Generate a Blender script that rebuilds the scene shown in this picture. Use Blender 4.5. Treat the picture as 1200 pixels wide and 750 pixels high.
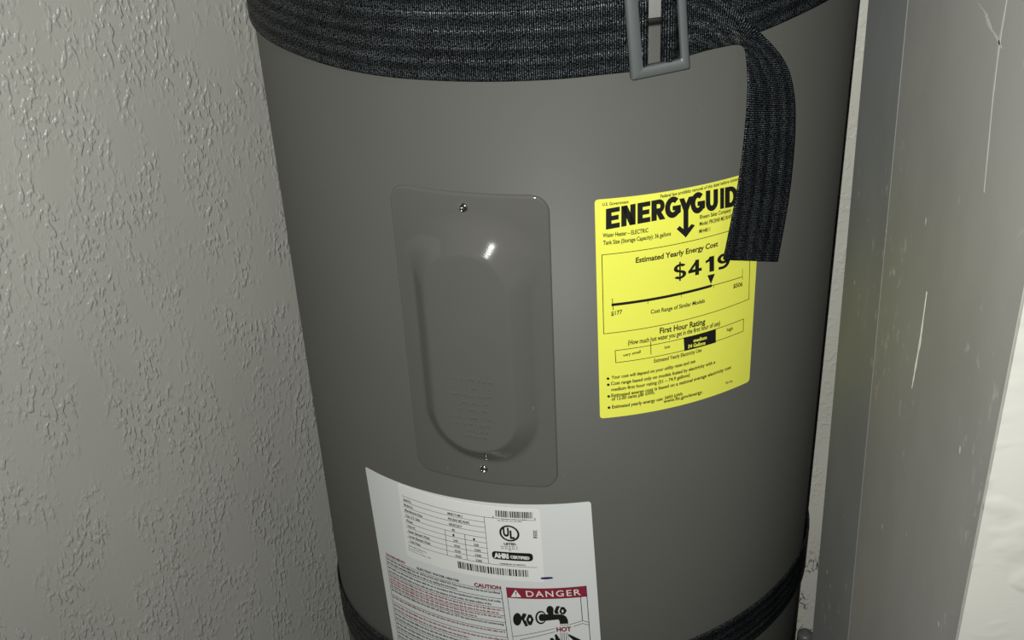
import bpy, bmesh, math, random
from mathutils import Vector, Matrix
from mathutils.geometry import tessellate_polygon

for o in list(bpy.data.objects):
    bpy.data.objects.remove(o, do_unlink=True)
scene = bpy.context.scene
COL = scene.collection

# ------------------------------------------------------------------ camera, light, exposure
Z0 = 1.25                       # camera height above the closet floor
CAM_POS = Vector((0.0, -1.01234, Z0))
CAM_R = Vector((0.99869981, 0.02387624, -0.04504012))
CAM_U = Vector((0.0273998, 0.49363974, 0.86923475))
CAM_F = Vector((-0.04298765, 0.86933867, -0.49234371))
cd = bpy.data.cameras.new('camera')
cam = bpy.data.objects.new('camera', cd)
COL.objects.link(cam)
cd.sensor_width = 36.0
cd.lens = 36.0 * 1365.4745 / 1200.0
cd.clip_start = 0.01
m = Matrix((CAM_R, CAM_U, -CAM_F)).transposed().to_4x4()
m.translation = CAM_POS
cam.matrix_world = m
scene.camera = cam

world = bpy.data.worlds.new('world')
scene.world = world
world.use_nodes = True
world.node_tree.nodes['Background'].inputs[0].default_value = (0.9, 1.0, 0.95, 1)
world.node_tree.nodes['Background'].inputs[1].default_value = 0.006

# the phone's LED flash, a centimetre or two from the lens
ld = bpy.data.lights.new('phone_flash', 'SPOT')
ld.energy = 36.0
ld.color = (1.0, 1.0, 0.955)
ld.shadow_soft_size = 0.004
ld.spot_size = math.radians(150)
ld.spot_blend = 0.2
flash = bpy.data.objects.new('phone_flash', ld)
COL.objects.link(flash)
mf = m.copy()
mf.translation = CAM_POS - CAM_R * 0.010 + CAM_U * 0.016
flash.matrix_world = mf

vs = scene.view_settings
vs.view_transform = 'Standard'
vs.look = 'None'
vs.exposure = 0.0
vs.gamma = 1.0
vs.use_curve_mapping = False

R = 0.254                       # radius of the heater's jacket

ENERGY = [
('P', 'title_lettering', [(33.13, -358.19), (37.25, -357.78), (37.3, -341.54), (33.22, -341.94)]),
('P', 'title_lettering', [(36.07, -357.9), (43.27, -357.25), (43.26, -353.33), (36.09, -353.97)]),
('P', 'title_lettering', [(36.09, -351.52), (42.47, -350.95), (42.47, -347.21), (36.11, -347.79)]),
('P', 'title_lettering', [(36.12, -345.36), (43.26, -344.72), (43.26, -341.01), (36.13, -341.65)]),
('P', 'title_lettering', [(44.32, -357.17), (48.25, -356.87), (48.2, -340.62), (44.31, -340.92)]),
('P', 'title_lettering', [(50.95, -356.68), (54.92, -356.43), (54.8, -340.17), (50.87, -340.43)]),
('P', 'title_lettering', [(44.31, -340.92), (48.61, -340.59), (54.92, -356.43), (50.54, -356.71)]),
('P', 'title_lettering', [(56.29, -356.35), (60.22, -356.15), (60.05, -339.88), (56.16, -340.09)]),
('P', 'title_lettering', [(59.1, -356.2), (65.96, -355.9), (65.91, -351.97), (59.06, -352.27)]),
('P', 'title_lettering', [(59.03, -349.82), (65.12, -349.54), (65.07, -345.8), (59.0, -346.08)]),
('P', 'title_lettering', [(58.97, -343.65), (65.79, -343.33), (65.73, -339.62), (58.93, -339.94)]),
('P', 'title_lettering', [(66.76, -355.87), (70.84, -355.75), (70.57, -339.44), (66.52, -339.58)]),
('P', 'title_lettering', [(69.46, -343.04), (72.57, -342.95), (72.5, -339.38), (69.41, -339.48)]),
('P', 'title_lettering', [(69.58, -350.2), (72.7, -350.11), (72.63, -346.2), (69.52, -346.29)]),
('P', 'title_lettering', [(72.5, -350.12), (73.46, -349.96), (72.65, -346.32), (72.44, -346.36)]),
('P', 'title_lettering', [(73.46, -349.96), (74.36, -349.54), (72.86, -346.19), (72.65, -346.32)]),
('P', 'title_lettering', [(74.36, -349.54), (75.17, -348.88), (73.04, -345.99), (72.86, -346.19)]),
('P', 'title_lettering', [(75.17, -348.88), (75.84, -348.01), (73.19, -345.73), (73.04, -345.99)]),
('P', 'title_lettering', [(75.84, -348.01), (76.33, -346.98), (73.3, -345.42), (73.19, -345.73)]),
('P', 'title_lettering', [(76.33, -346.98), (76.63, -345.84), (73.36, -345.07), (73.3, -345.42)]),
('P', 'title_lettering', [(76.63, -345.84), (76.71, -344.64), (73.38, -344.71), (73.36, -345.07)]),
('P', 'title_lettering', [(76.71, -344.64), (76.58, -343.45), (73.35, -344.35), (73.38, -344.71)]),
('P', 'title_lettering', [(76.58, -343.45), (76.23, -342.32), (73.27, -344.01), (73.35, -344.35)]),
('P', 'title_lettering', [(76.23, -342.32), (75.7, -341.32), (73.15, -343.7), (73.27, -344.01)]),
('P', 'title_lettering', [(75.7, -341.32), (75.0, -340.49), (72.99, -343.45), (73.15, -343.7)]),
('P', 'title_lettering', [(75.0, -340.49), (74.18, -339.87), (72.8, -343.26), (72.99, -343.45)]),
('P', 'title_lettering', [(74.18, -339.87), (73.26, -339.5), (72.59, -343.15), (72.8, -343.26)]),
('P', 'title_lettering', [(73.26, -339.5), (72.31, -339.39), (72.38, -343.11), (72.59, -343.15)]),
('P', 'title_lettering', [(69.95, -348.88), (73.85, -348.78), (77.53, -355.61), (73.0, -355.69)]),
('P', 'title_lettering', [(87.35, -341.33), (85.49, -339.63), (83.9, -343.77), (84.55, -344.56)]),
('P', 'title_lettering', [(85.49, -339.63), (83.34, -338.9), (83.15, -343.43), (83.9, -343.77)]),
('P', 'title_lettering', [(83.34, -338.9), (81.18, -339.22), (82.4, -343.58), (83.15, -343.43)]),
('P', 'title_lettering', [(81.18, -339.22), (79.25, -340.56), (81.74, -344.2), (82.4, -343.58)]),
('P', 'title_lettering', [(79.25, -340.56), (77.81, -342.75), (81.24, -345.21), (81.74, -344.2)]),
('P', 'title_lettering', [(77.81, -342.75), (77.02, -345.52), (80.97, -346.48), (81.24, -345.21)]),
('P', 'title_lettering', [(77.02, -345.52), (76.98, -348.52), (80.97, -347.87), (80.97, -346.48)]),
('P', 'title_lettering', [(76.98, -348.52), (77.7, -351.38), (81.23, -349.19), (80.97, -347.87)]),
('P', 'title_lettering', [(77.7, -351.38), (79.1, -353.74), (81.73, -350.28), (81.23, -349.19)]),
('P', 'title_lettering', [(79.1, -353.74), (81.01, -355.31), (82.39, -351.01), (81.73, -350.28)]),
('P', 'title_lettering', [(81.01, -355.31), (83.19, -355.89), (83.15, -351.28), (82.39, -351.01)]),
('P', 'title_lettering', [(83.19, -355.89), (85.36, -355.41), (83.9, -351.05), (83.15, -351.28)]),
('P', 'title_lettering', [(85.36, -355.41), (87.27, -353.92), (84.55, -350.37), (83.9, -351.05)]),
('P', 'title_lettering', [(87.27, -353.92), (88.64, -351.61), (85.01, -349.3), (84.55, -350.37)]),
('P', 'title_lettering', [(82.92, -349.96), (89.45, -349.97), (89.34, -346.36), (82.83, -346.36)]),
('P', 'title_lettering', [(85.45, -354.73), (89.51, -352.28), (89.37, -347.35), (85.49, -347.33)]),
('P', 'title_lettering', [(107.02, -341.73), (105.21, -339.95), (103.74, -344.06), (104.37, -344.88)]),
('P', 'title_lettering', [(105.21, -339.95), (103.14, -339.13), (103.02, -343.69), (103.74, -344.06)]),
('P', 'title_lettering', [(103.14, -339.13), (101.07, -339.38), (102.3, -343.81), (103.02, -343.69)]),
('P', 'title_lettering', [(101.07, -339.38), (99.25, -340.66), (101.67, -344.41), (102.3, -343.81)]),
('P', 'title_lettering', [(99.25, -340.66), (97.9, -342.81), (101.21, -345.41), (101.67, -344.41)]),
('P', 'title_lettering', [(97.9, -342.81), (97.18, -345.56), (100.98, -346.68), (101.21, -345.41)]),
('P', 'title_lettering', [(97.18, -345.56), (97.19, -348.58), (100.99, -348.08), (100.98, -346.68)]),
('P', 'title_lettering', [(97.19, -348.58), (97.92, -351.48), (101.26, -349.42), (100.99, -348.08)]),
('P', 'title_lettering', [(97.92, -351.48), (99.29, -353.91), (101.75, -350.54), (101.26, -349.42)]),
('P', 'title_lettering', [(99.29, -353.91), (101.14, -355.57), (102.4, -351.29), (101.75, -350.54)]),
('P', 'title_lettering', [(101.14, -355.57), (103.23, -356.24), (103.13, -351.59), (102.4, -351.29)]),
('P', 'title_lettering', [(103.23, -356.24), (105.31, -355.84), (103.84, -351.39), (103.13, -351.59)]),
('P', 'title_lettering', [(105.31, -355.84), (107.12, -354.41), (104.46, -350.73), (103.84, -351.39)]),
('P', 'title_lettering', [(107.12, -354.41), (108.41, -352.14), (104.89, -349.67), (104.46, -350.73)]),
('P', 'title_lettering', [(102.89, -350.26), (109.16, -350.51), (109.0, -346.87), (102.75, -346.63)]),
('P', 'title_lettering', [(105.38, -355.16), (109.25, -352.84), (109.04, -347.86), (105.32, -347.71)]),
('P', 'title_lettering', [(109.75, -350.21), (113.58, -350.41), (113.11, -339.83), (109.3, -339.66)]),
('P', 'title_lettering', [(116.31, -350.57), (120.24, -350.82), (119.71, -340.21), (115.81, -339.98)]),
('P', 'title_lettering', [(109.72, -349.55), (109.91, -351.11), (113.61, -350.3), (113.55, -349.74)]),
('P', 'title_lettering', [(109.91, -351.11), (110.36, -352.6), (113.74, -350.83), (113.61, -350.3)]),
('P', 'title_lettering', [(110.36, -352.6), (111.03, -353.96), (113.92, -351.32), (113.74, -350.83)]),
('P', 'title_lettering', [(111.03, -353.96), (111.9, -355.11), (114.15, -351.72), (113.92, -351.32)]),
('P', 'title_lettering', [(111.9, -355.11), (112.93, -356.0), (114.43, -352.04), (114.15, -351.72)]),
('P', 'title_lettering', [(112.93, -356.0), (114.06, -356.59), (114.72, -352.24), (114.43, -352.04)]),
('P', 'title_lettering', [(114.06, -356.59), (115.24, -356.83), (115.03, -352.32), (114.72, -352.24)]),
('P', 'title_lettering', [(115.24, -356.83), (116.41, -356.73), (115.33, -352.27), (115.03, -352.32)]),
('P', 'title_lettering', [(116.41, -356.73), (117.5, -356.28), (115.61, -352.11), (115.33, -352.27)]),
('P', 'title_lettering', [(117.5, -356.28), (118.47, -355.51), (115.86, -351.82), (115.61, -352.11)]),
('P', 'title_lettering', [(118.47, -355.51), (119.26, -354.45), (116.06, -351.44), (115.86, -351.82)]),
('P', 'title_lettering', [(119.26, -354.45), (119.83, -353.16), (116.2, -350.98), (116.06, -351.44)]),
('P', 'title_lettering', [(119.83, -353.16), (120.15, -351.7), (116.27, -350.46), (116.2, -350.98)]),
('P', 'title_lettering', [(120.15, -351.7), (120.21, -350.15), (116.28, -349.9), (116.27, -350.46)]),
('P', 'title_lettering', [(122.43, -356.99), (125.98, -357.27), (125.07, -340.57), (121.57, -340.32)]),
('P', 'title_lettering', [(126.74, -357.33), (131.06, -357.72), (130.09, -340.96), (125.83, -340.62)]),
('P', 'title_lettering', [(128.84, -344.66), (131.11, -344.85), (130.88, -341.02), (128.62, -340.84)]),
('P', 'title_lettering', [(129.57, -357.58), (131.86, -357.79), (131.64, -353.9), (129.35, -353.7)]),
('P', 'title_lettering', [(131.86, -357.79), (133.31, -357.72), (132.14, -353.84), (131.64, -353.9)]),
('P', 'title_lettering', [(133.31, -357.72), (134.68, -357.23), (132.61, -353.54), (132.14, -353.84)]),
('P', 'title_lettering', [(134.68, -357.23), (135.87, -356.34), (133.01, -353.04), (132.61, -353.54)]),
('P', 'title_lettering', [(135.87, -356.34), (136.85, -355.11), (133.33, -352.36), (133.01, -353.04)]),
('P', 'title_lettering', [(136.85, -355.11), (137.54, -353.59), (133.56, -351.52), (133.33, -352.36)]),
('P', 'title_lettering', [(137.54, -353.59), (137.93, -351.85), (133.67, -350.58), (133.56, -351.52)]),
('P', 'title_lettering', [(137.93, -351.85), (137.97, -349.99), (133.67, -349.57), (133.67, -350.58)]),
('P', 'title_lettering', [(137.97, -349.99), (137.69, -348.1), (133.55, -348.56), (133.67, -349.57)]),
('P', 'title_lettering', [(137.69, -348.1), (137.08, -346.28), (133.32, -347.59), (133.55, -348.56)]),
('P', 'title_lettering', [(137.08, -346.28), (136.19, -344.61), (132.99, -346.7), (133.32, -347.59)]),
('P', 'title_lettering', [(136.19, -344.61), (135.06, -343.19), (132.59, -345.96), (132.99, -346.7)]),
('P', 'title_lettering', [(135.06, -343.19), (133.75, -342.09), (132.12, -345.38), (132.59, -345.96)]),
('P', 'title_lettering', [(133.75, -342.09), (132.34, -341.35), (131.62, -345.0), (132.12, -345.38)]),
('P', 'title_lettering', [(132.34, -341.35), (130.88, -341.02), (131.11, -344.85), (131.62, -345.0)]),
('P', 'title_lettering', [(140.3, -358.65), (144.62, -359.15), (143.45, -342.22), (139.2, -341.78)]),
('P', 'title_lettering', [(143.38, -359.0), (151.05, -359.95), (150.74, -355.83), (143.1, -354.91)]),
('P', 'title_lettering', [(142.93, -352.36), (149.7, -353.17), (149.41, -349.26), (142.66, -348.48)]),
('P', 'title_lettering', [(142.49, -345.95), (150.07, -346.82), (149.78, -342.93), (142.23, -342.09)]),
('P', 'title_lettering', [(87.84, -341.63), (91.78, -341.69), (93.5, -346.02), (95.41, -341.49), (99.42, -341.5), (95.63, -351.7), (91.4, -351.44)]),
('P', 'title_lettering', [(91.49, -350.9), (95.49, -350.89), (95.98, -365.95), (98.46, -363.6), (101.44, -365.14), (94.14, -373.6), (86.46, -365.22), (88.79, -363.15), (91.96, -366.28)]),
('P', 'cost_figure', [(94.74, -396.11), (93.84, -395.22), (91.66, -396.67), (92.03, -397.05)]),
('P', 'cost_figure', [(93.84, -395.22), (92.59, -394.57), (91.14, -396.39), (91.66, -396.67)]),
('P', 'cost_figure', [(92.59, -394.57), (91.12, -394.22), (90.53, -396.24), (91.14, -396.39)]),
('P', 'cost_figure', [(91.12, -394.22), (89.57, -394.2), (89.88, -396.23), (90.53, -396.24)]),
('P', 'cost_figure', [(89.57, -394.2), (88.07, -394.51), (89.26, -396.37), (89.88, -396.23)]),
('P', 'cost_figure', [(88.07, -394.51), (86.76, -395.13), (88.71, -396.63), (89.26, -396.37)]),
('P', 'cost_figure', [(86.76, -395.13), (85.76, -395.99), (88.29, -397.0), (88.71, -396.63)]),
('P', 'cost_figure', [(85.76, -395.99), (85.17, -397.02), (88.04, -397.44), (88.29, -397.0)]),
('P', 'cost_figure', [(85.17, -397.02), (85.03, -398.12), (87.99, -397.91), (88.04, -397.44)]),
('P', 'cost_figure', [(85.03, -398.12), (85.36, -399.18), (88.13, -398.36), (87.99, -397.91)]),
('P', 'cost_figure', [(85.36, -399.18), (86.12, -400.11), (88.45, -398.76), (88.13, -398.36)]),
('P', 'cost_figure', [(86.12, -400.11), (87.26, -400.82), (88.93, -399.07), (88.45, -398.76)]),
('P', 'cost_figure', [(87.26, -400.82), (88.67, -401.26), (89.51, -399.26), (88.93, -399.07)]),
('P', 'cost_figure', [(88.67, -401.26), (90.22, -401.37), (90.16, -399.31), (89.51, -399.26)]),
('P', 'cost_figure', [(85.68, -405.14), (86.56, -406.03), (88.73, -404.54), (88.36, -404.16)]),
('P', 'cost_figure', [(86.56, -406.03), (87.8, -406.67), (89.24, -404.82), (88.73, -404.54)]),
('P', 'cost_figure', [(87.8, -406.67), (89.26, -407.03), (89.85, -404.98), (89.24, -404.82)]),
('P', 'cost_figure', [(89.26, -407.03), (90.83, -407.05), (90.51, -404.99), (89.85, -404.98)]),
('P', 'cost_figure', [(90.83, -407.05), (92.35, -406.75), (91.14, -404.86), (90.51, -404.99)]),
('P', 'cost_figure', [(92.35, -406.75), (93.68, -406.14), (91.69, -404.6), (91.14, -404.86)]),
('P', 'cost_figure', [(93.68, -406.14), (94.7, -405.29), (92.11, -404.23), (91.69, -404.6)]),
('P', 'cost_figure', [(94.7, -405.29), (95.31, -404.26), (92.36, -403.79), (92.11, -404.23)]),
('P', 'cost_figure', [(95.31, -404.26), (95.44, -403.16), (92.42, -403.31), (92.36, -403.79)]),
('P', 'cost_figure', [(95.44, -403.16), (95.1, -402.08), (92.28, -402.85), (92.42, -403.31)]),
('P', 'cost_figure', [(95.1, -402.08), (94.31, -401.13), (91.95, -402.45), (92.28, -402.85)]),
('P', 'cost_figure', [(94.31, -401.13), (93.15, -400.39), (91.47, -402.13), (91.95, -402.45)]),
('P', 'cost_figure', [(93.15, -400.39), (91.72, -399.95), (90.88, -401.94), (91.47, -402.13)]),
('P', 'cost_figure', [(91.72, -399.95), (90.17, -399.82), (90.23, -401.89), (90.88, -401.94)]),
('P', 'cost_figure', [(89.78, -408.66), (91.07, -408.62), (90.61, -392.61), (89.33, -392.65)]),
('P', 'cost_figure', [(103.02, -406.89), (106.32, -406.91), (105.82, -393.92), (102.55, -393.92)]),
('P', 'cost_figure', [(97.11, -404.07), (108.59, -404.06), (108.48, -401.45), (97.03, -401.47)]),
('P', 'cost_figure', [(97.03, -401.47), (97.05, -402.25), (103.48, -393.92), (103.6, -397.27), (99.82, -402.22)]),
('P', 'cost_figure', [(115.39, -407.08), (119.58, -407.23), (118.95, -394.15), (114.8, -394.03)]),
('P', 'cost_figure', [(111.74, -398.9), (115.39, -397.94), (115.21, -394.04), (114.81, -394.29), (113.66, -396.08), (111.64, -396.56)]),
('P', 'cost_figure', [(133.69, -399.2), (133.31, -397.84), (130.2, -398.37), (130.36, -398.98)]),
('P', 'cost_figure', [(133.31, -397.84), (132.4, -396.57), (129.8, -397.8), (130.2, -398.37)]),
('P', 'cost_figure', [(132.4, -396.57), (131.03, -395.54), (129.2, -397.33), (129.8, -397.8)]),
('P', 'cost_figure', [(131.03, -395.54), (129.36, -394.83), (128.47, -397.01), (129.2, -397.33)]),
('P', 'cost_figure', [(129.36, -394.83), (127.54, -394.52), (127.67, -396.87), (128.47, -397.01)]),
('P', 'cost_figure', [(127.54, -394.52), (125.76, -394.64), (126.88, -396.92), (127.67, -396.87)]),
('P', 'cost_figure', [(125.76, -394.64), (124.19, -395.17), (126.19, -397.16), (126.88, -396.92)]),
('P', 'cost_figure', [(124.19, -395.17), (122.97, -396.07), (125.64, -397.57), (126.19, -397.16)]),
('P', 'cost_figure', [(122.97, -396.07), (122.21, -397.23), (125.31, -398.1), (125.64, -397.57)]),
('P', 'cost_figure', [(122.21, -397.23), (122.0, -398.55), (125.22, -398.7), (125.31, -398.1)]),
('P', 'cost_figure', [(122.0, -398.55), (122.35, -399.9), (125.38, -399.31), (125.22, -398.7)]),
('P', 'cost_figure', [(122.35, -399.9), (123.22, -401.14), (125.77, -399.88), (125.38, -399.31)]),
('P', 'cost_figure', [(123.22, -401.14), (124.55, -402.16), (126.35, -400.34), (125.77, -399.88)]),
('P', 'cost_figure', [(124.55, -402.16), (126.2, -402.86), (127.08, -400.66), (126.35, -400.34)]),
('P', 'cost_figure', [(126.2, -402.86), (128.01, -403.17), (127.88, -400.8), (127.08, -400.66)]),
('P', 'cost_figure', [(128.01, -403.17), (129.82, -403.07), (128.67, -400.75), (127.88, -400.8)]),
('P', 'cost_figure', [(129.82, -403.07), (131.43, -402.55), (129.38, -400.51), (128.67, -400.75)]),
('P', 'cost_figure', [(131.43, -402.55), (132.69, -401.68), (129.93, -400.11), (129.38, -400.51)]),
('P', 'cost_figure', [(132.69, -401.68), (133.47, -400.52), (130.27, -399.58), (129.93, -400.11)]),
('P', 'cost_figure', [(133.47, -400.52), (133.69, -399.2), (130.36, -398.98), (130.27, -399.58)]),
('P', 'cost_figure', [(127.08, -407.59), (128.08, -407.59), (127.5, -405.2), (126.95, -405.21)]),
('P', 'cost_figure', [(128.08, -407.59), (129.06, -407.44), (128.04, -405.1), (127.5, -405.2)]),
('P', 'cost_figure', [(129.06, -407.44), (129.99, -407.17), (128.55, -404.92), (128.04, -405.1)]),
('P', 'cost_figure', [(129.99, -407.17), (130.86, -406.77), (129.02, -404.66), (128.55, -404.92)]),
('P', 'cost_figure', [(130.86, -406.77), (131.65, -406.26), (129.44, -404.32), (129.02, -404.66)]),
('P', 'cost_figure', [(131.65, -406.26), (132.33, -405.63), (129.81, -403.92), (129.44, -404.32)]),
('P', 'cost_figure', [(132.33, -405.63), (132.9, -404.91), (130.12, -403.45), (129.81, -403.92)]),
('P', 'cost_figure', [(132.9, -404.91), (133.34, -404.11), (130.35, -402.94), (130.12, -403.45)]),
('P', 'cost_figure', [(133.34, -404.11), (133.64, -403.25), (130.52, -402.38), (130.35, -402.94)]),
('P', 'cost_figure', [(133.64, -403.25), (133.8, -402.34), (130.6, -401.8), (130.52, -402.38)]),
('P', 'cost_figure', [(133.8, -402.34), (133.81, -401.4), (130.6, -401.2), (130.6, -401.8)]),
('P', 'cost_figure', [(133.81, -401.4), (133.68, -400.45), (130.52, -400.6), (130.6, -401.2)]),
('P', 'cost_figure', [(133.68, -400.45), (133.4, -399.52), (130.37, -400.0), (130.52, -400.6)]),
('P', 'cost_figure', [(133.4, -399.52), (132.98, -398.61), (130.14, -399.42), (130.37, -400.0)]),
('P', 'cost_figure', [(123.59, -407.41), (127.32, -407.61), (127.19, -405.23), (123.47, -405.03)]),
('T', 'lettering', 'U.S. Government', 30.68, -339.4, 49.68, -339.18, 2.33, 0.023, None),
('T', 'lettering', 'Federal law prohibits removal of this label before consumer purchase', 73.26, -338.49, 138.68, -337.8, 2.57, 0.023, 'Federal law prohibits removal of this label before consum'),
('T', 'lettering', 'Water Heater – ELECTRIC', 30.82, -364.18, 64.5, -363.97, 3.23, 0.023, None),
('T', 'lettering', 'Tank Size (Storage Capacity): 36 gallons', 30.99, -370.1, 82.07, -369.54, 3.25, 0.023, None),
('T', 'lettering', 'Rheem Sales Company', 105.18, -361.03, 132.53, -361.54, 3.04, 0.023, None),
('T', 'lettering', 'Model: PROE40 M2 RH95', 105.16, -366.51, 133.9, -366.96, 3.06, 0.023, None),
('T', 'lettering', 'MH4811', 105.03, -372.47, 114.37, -372.64, 3.08, 0.023, None),
('T', 'cost_heading', 'Estimated Yearly Energy Cost', 55.26, -387.45, 122.06, -387.02, 4.19, 0.029, None),
('L', 'cost_box', [(30.1, -378.03), (130.81, -376.96), (152.58, -379.13)], 0.55),
('L', 'cost_box', [(30.1, -378.03), (31.03, -444.45)], 0.55),
('L', 'cost_box', [(31.03, -444.45), (155.4, -442.45)], 0.55),
('L', 'cost_box', [(152.58, -379.13), (155.4, -442.45)], 0.55),
('L', 'cost_scale', [(37.93, -420.21), (117.25, -419.35)], 2.3),
('L', 'cost_scale', [(117.25, -419.35), (147.19, -420.05)], 0.6),
('L', 'cost_scale', [(37.62, -415.0), (38.24, -424.49)], 0.5),
('L', 'cost_scale', [(146.72, -413.15), (147.36, -422.57)], 0.4),
('L', 'cost_scale', [(64.91, -421.02), (64.94, -423.2)], 0.4),
('L', 'cost_scale', [(91.83, -420.58), (91.89, -422.79)], 0.4),
('L', 'cost_scale', [(119.83, -419.67), (119.93, -421.9)], 0.4),
('P', 'cost_marker', [(113.65, -409.43), (120.5, -409.77), (117.18, -417.74)]),
('T', 'lettering', '$177', 36.72, -429.43, 45.17, -428.62, 3.36, 0.023, None),
('T', 'lettering', '$506', 138.51, -427.37, 147.76, -428.27, 3.48, 0.023, None),
('T', 'lettering', 'Cost Range of Similar Models', 67.31, -432.16, 112.37, -432.31, 3.38, 0.023, None),
('T', 'rating_heading', 'First Hour Rating', 74.8, -450.82, 113.57, -451.51, 4.79, 0.029, None),
('T', 'lettering', '(How much hot water you get in the first hour of use)', 49.64, -456.51, 127.46, -456.55, 4.0, 0.023, None),
('L', 'rating_box', [(39.7, -460.21), (151.04, -458.7)], 0.55),
('L', 'rating_box', [(40.24, -471.08), (151.38, -469.95)], 0.55),
('L', 'rating_box', [(39.7, -460.21), (40.24, -471.08)], 0.55),
('L', 'rating_box', [(151.04, -458.7), (151.38, -469.95)], 0.55),
('L', 'rating_box', [(67.66, -456.99), (68.05, -467.85)], 0.55),
('P', 'rating_cell', [(94.89, -458.93), (123.71, -459.25), (124.31, -471.39), (96.0, -471.22)]),
('T', 'lettering', 'very small', 45.78, -466.46, 59.79, -465.08, 2.43, 0.023, None),
('T', 'lettering', 'low', 79.16, -465.38, 83.77, -465.36, 2.71, 0.023, None),
('T', 'lettering', 'high', 134.46, -464.51, 140.39, -464.89, 2.78, 0.023, None),
('T', 'cell_lettering', 'medium', 103.61, -465.22, 115.46, -465.41, 3.01, 0.033, None),
('T', 'cell_lettering', '54 Gallons', 99.03, -469.41, 114.36, -469.99, 3.02, 0.033, None),
('T', 'lettering', 'Estimated Yearly Electricity Use', 70.6, -476.04, 111.24, -475.82, 3.28, 0.023, None),
('P', 'bullet', [(35.21, -484.89), (35.18, -485.15), (35.1, -485.39), (34.97, -485.59), (34.79, -485.76), (34.58, -485.87), (34.34, -485.93), (34.1, -485.93), (33.85, -485.88), (33.62, -485.76), (33.41, -485.6), (33.23, -485.4), (33.1, -485.16), (33.02, -484.9), (32.99, -484.64), (33.02, -484.38), (33.11, -484.15), (33.24, -483.94), (33.42, -483.77), (33.63, -483.66), (33.86, -483.6), (34.11, -483.6), (34.35, -483.66), (34.59, -483.77), (34.8, -483.93), (34.97, -484.14), (35.1, -484.38), (35.18, -484.63)]),
('P', 'bullet', [(35.41, -490.52), (35.38, -490.78), (35.3, -491.02), (35.17, -491.22), (34.99, -491.39), (34.78, -491.5), (34.54, -491.56), (34.29, -491.56), (34.05, -491.5), (33.81, -491.39), (33.6, -491.23), (33.43, -491.02), (33.29, -490.78), (33.21, -490.52), (33.19, -490.26), (33.22, -490.0), (33.3, -489.76), (33.43, -489.56), (33.61, -489.39), (33.82, -489.27), (34.06, -489.21), (34.3, -489.21), (34.55, -489.27), (34.79, -489.39), (35.0, -489.55), (35.17, -489.76), (35.3, -490.0), (35.38, -490.25)]),
('P', 'bullet', [(35.71, -501.33), (35.68, -501.59), (35.59, -501.83), (35.46, -502.04), (35.28, -502.21), (35.07, -502.32), (34.83, -502.38), (34.58, -502.38), (34.33, -502.32), (34.1, -502.21), (33.89, -502.04), (33.71, -501.83), (33.58, -501.59), (33.5, -501.33), (33.47, -501.06), (33.5, -500.8), (33.58, -500.56), (33.72, -500.35), (33.89, -500.18), (34.11, -500.07), (34.34, -500.01), (34.59, -500.01), (34.84, -500.07), (35.08, -500.18), (35.29, -500.35), (35.46, -500.56), (35.6, -500.8), (35.68, -501.06)]),
('P', 'bullet', [(35.89, -511.85), (35.86, -512.12), (35.78, -512.36), (35.65, -512.57), (35.47, -512.74), (35.25, -512.86), (35.01, -512.92), (34.76, -512.92), (34.51, -512.86), (34.27, -512.74), (34.06, -512.57), (33.88, -512.36), (33.75, -512.12), (33.67, -511.85), (33.64, -511.58), (33.67, -511.32), (33.76, -511.07), (33.89, -510.86), (34.07, -510.69), (34.28, -510.58), (34.52, -510.51), (34.77, -510.51), (35.02, -510.58), (35.26, -510.69), (35.47, -510.86), (35.65, -511.07), (35.78, -511.32), (35.87, -511.58)]),
('T', 'lettering', 'Your cost will depend on your utility rates and use', 36.65, -485.46, 105.94, -484.22, 2.89, 0.027, None),
('T', 'lettering', 'Cost range based only on models fueled by electricity with a', 36.3, -491.02, 124.59, -490.71, 2.9, 0.027, None),
('T', 'lettering', 'medium first hour rating (51 – 74.9 gallons)', 36.62, -496.56, 101.53, -495.76, 2.92, 0.027, None),
('T', 'lettering', 'Estimated energy cost is based on a national average electricity cost', 36.6, -502.1, 140.86, -500.85, 2.94, 0.027, None),
('T', 'lettering', 'of 12.00 cents per kWh.', 36.82, -505.44, 71.88, -504.84, 2.95, 0.027, None),
('T', 'lettering', 'Estimated yearly energy use: 3493 kWh', 37.13, -512.81, 95.51, -512.13, 2.97, 0.027, None),
('T', 'lettering', 'www.ftc.gov/energy.', 79.24, -515.31, 113.91, -515.3, 3.01, 0.027, None),
('T', 'lettering', 'Part No.', 136.15, -514.03, 143.46, -514.49, 2.06, 0.023, None),
]
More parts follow.
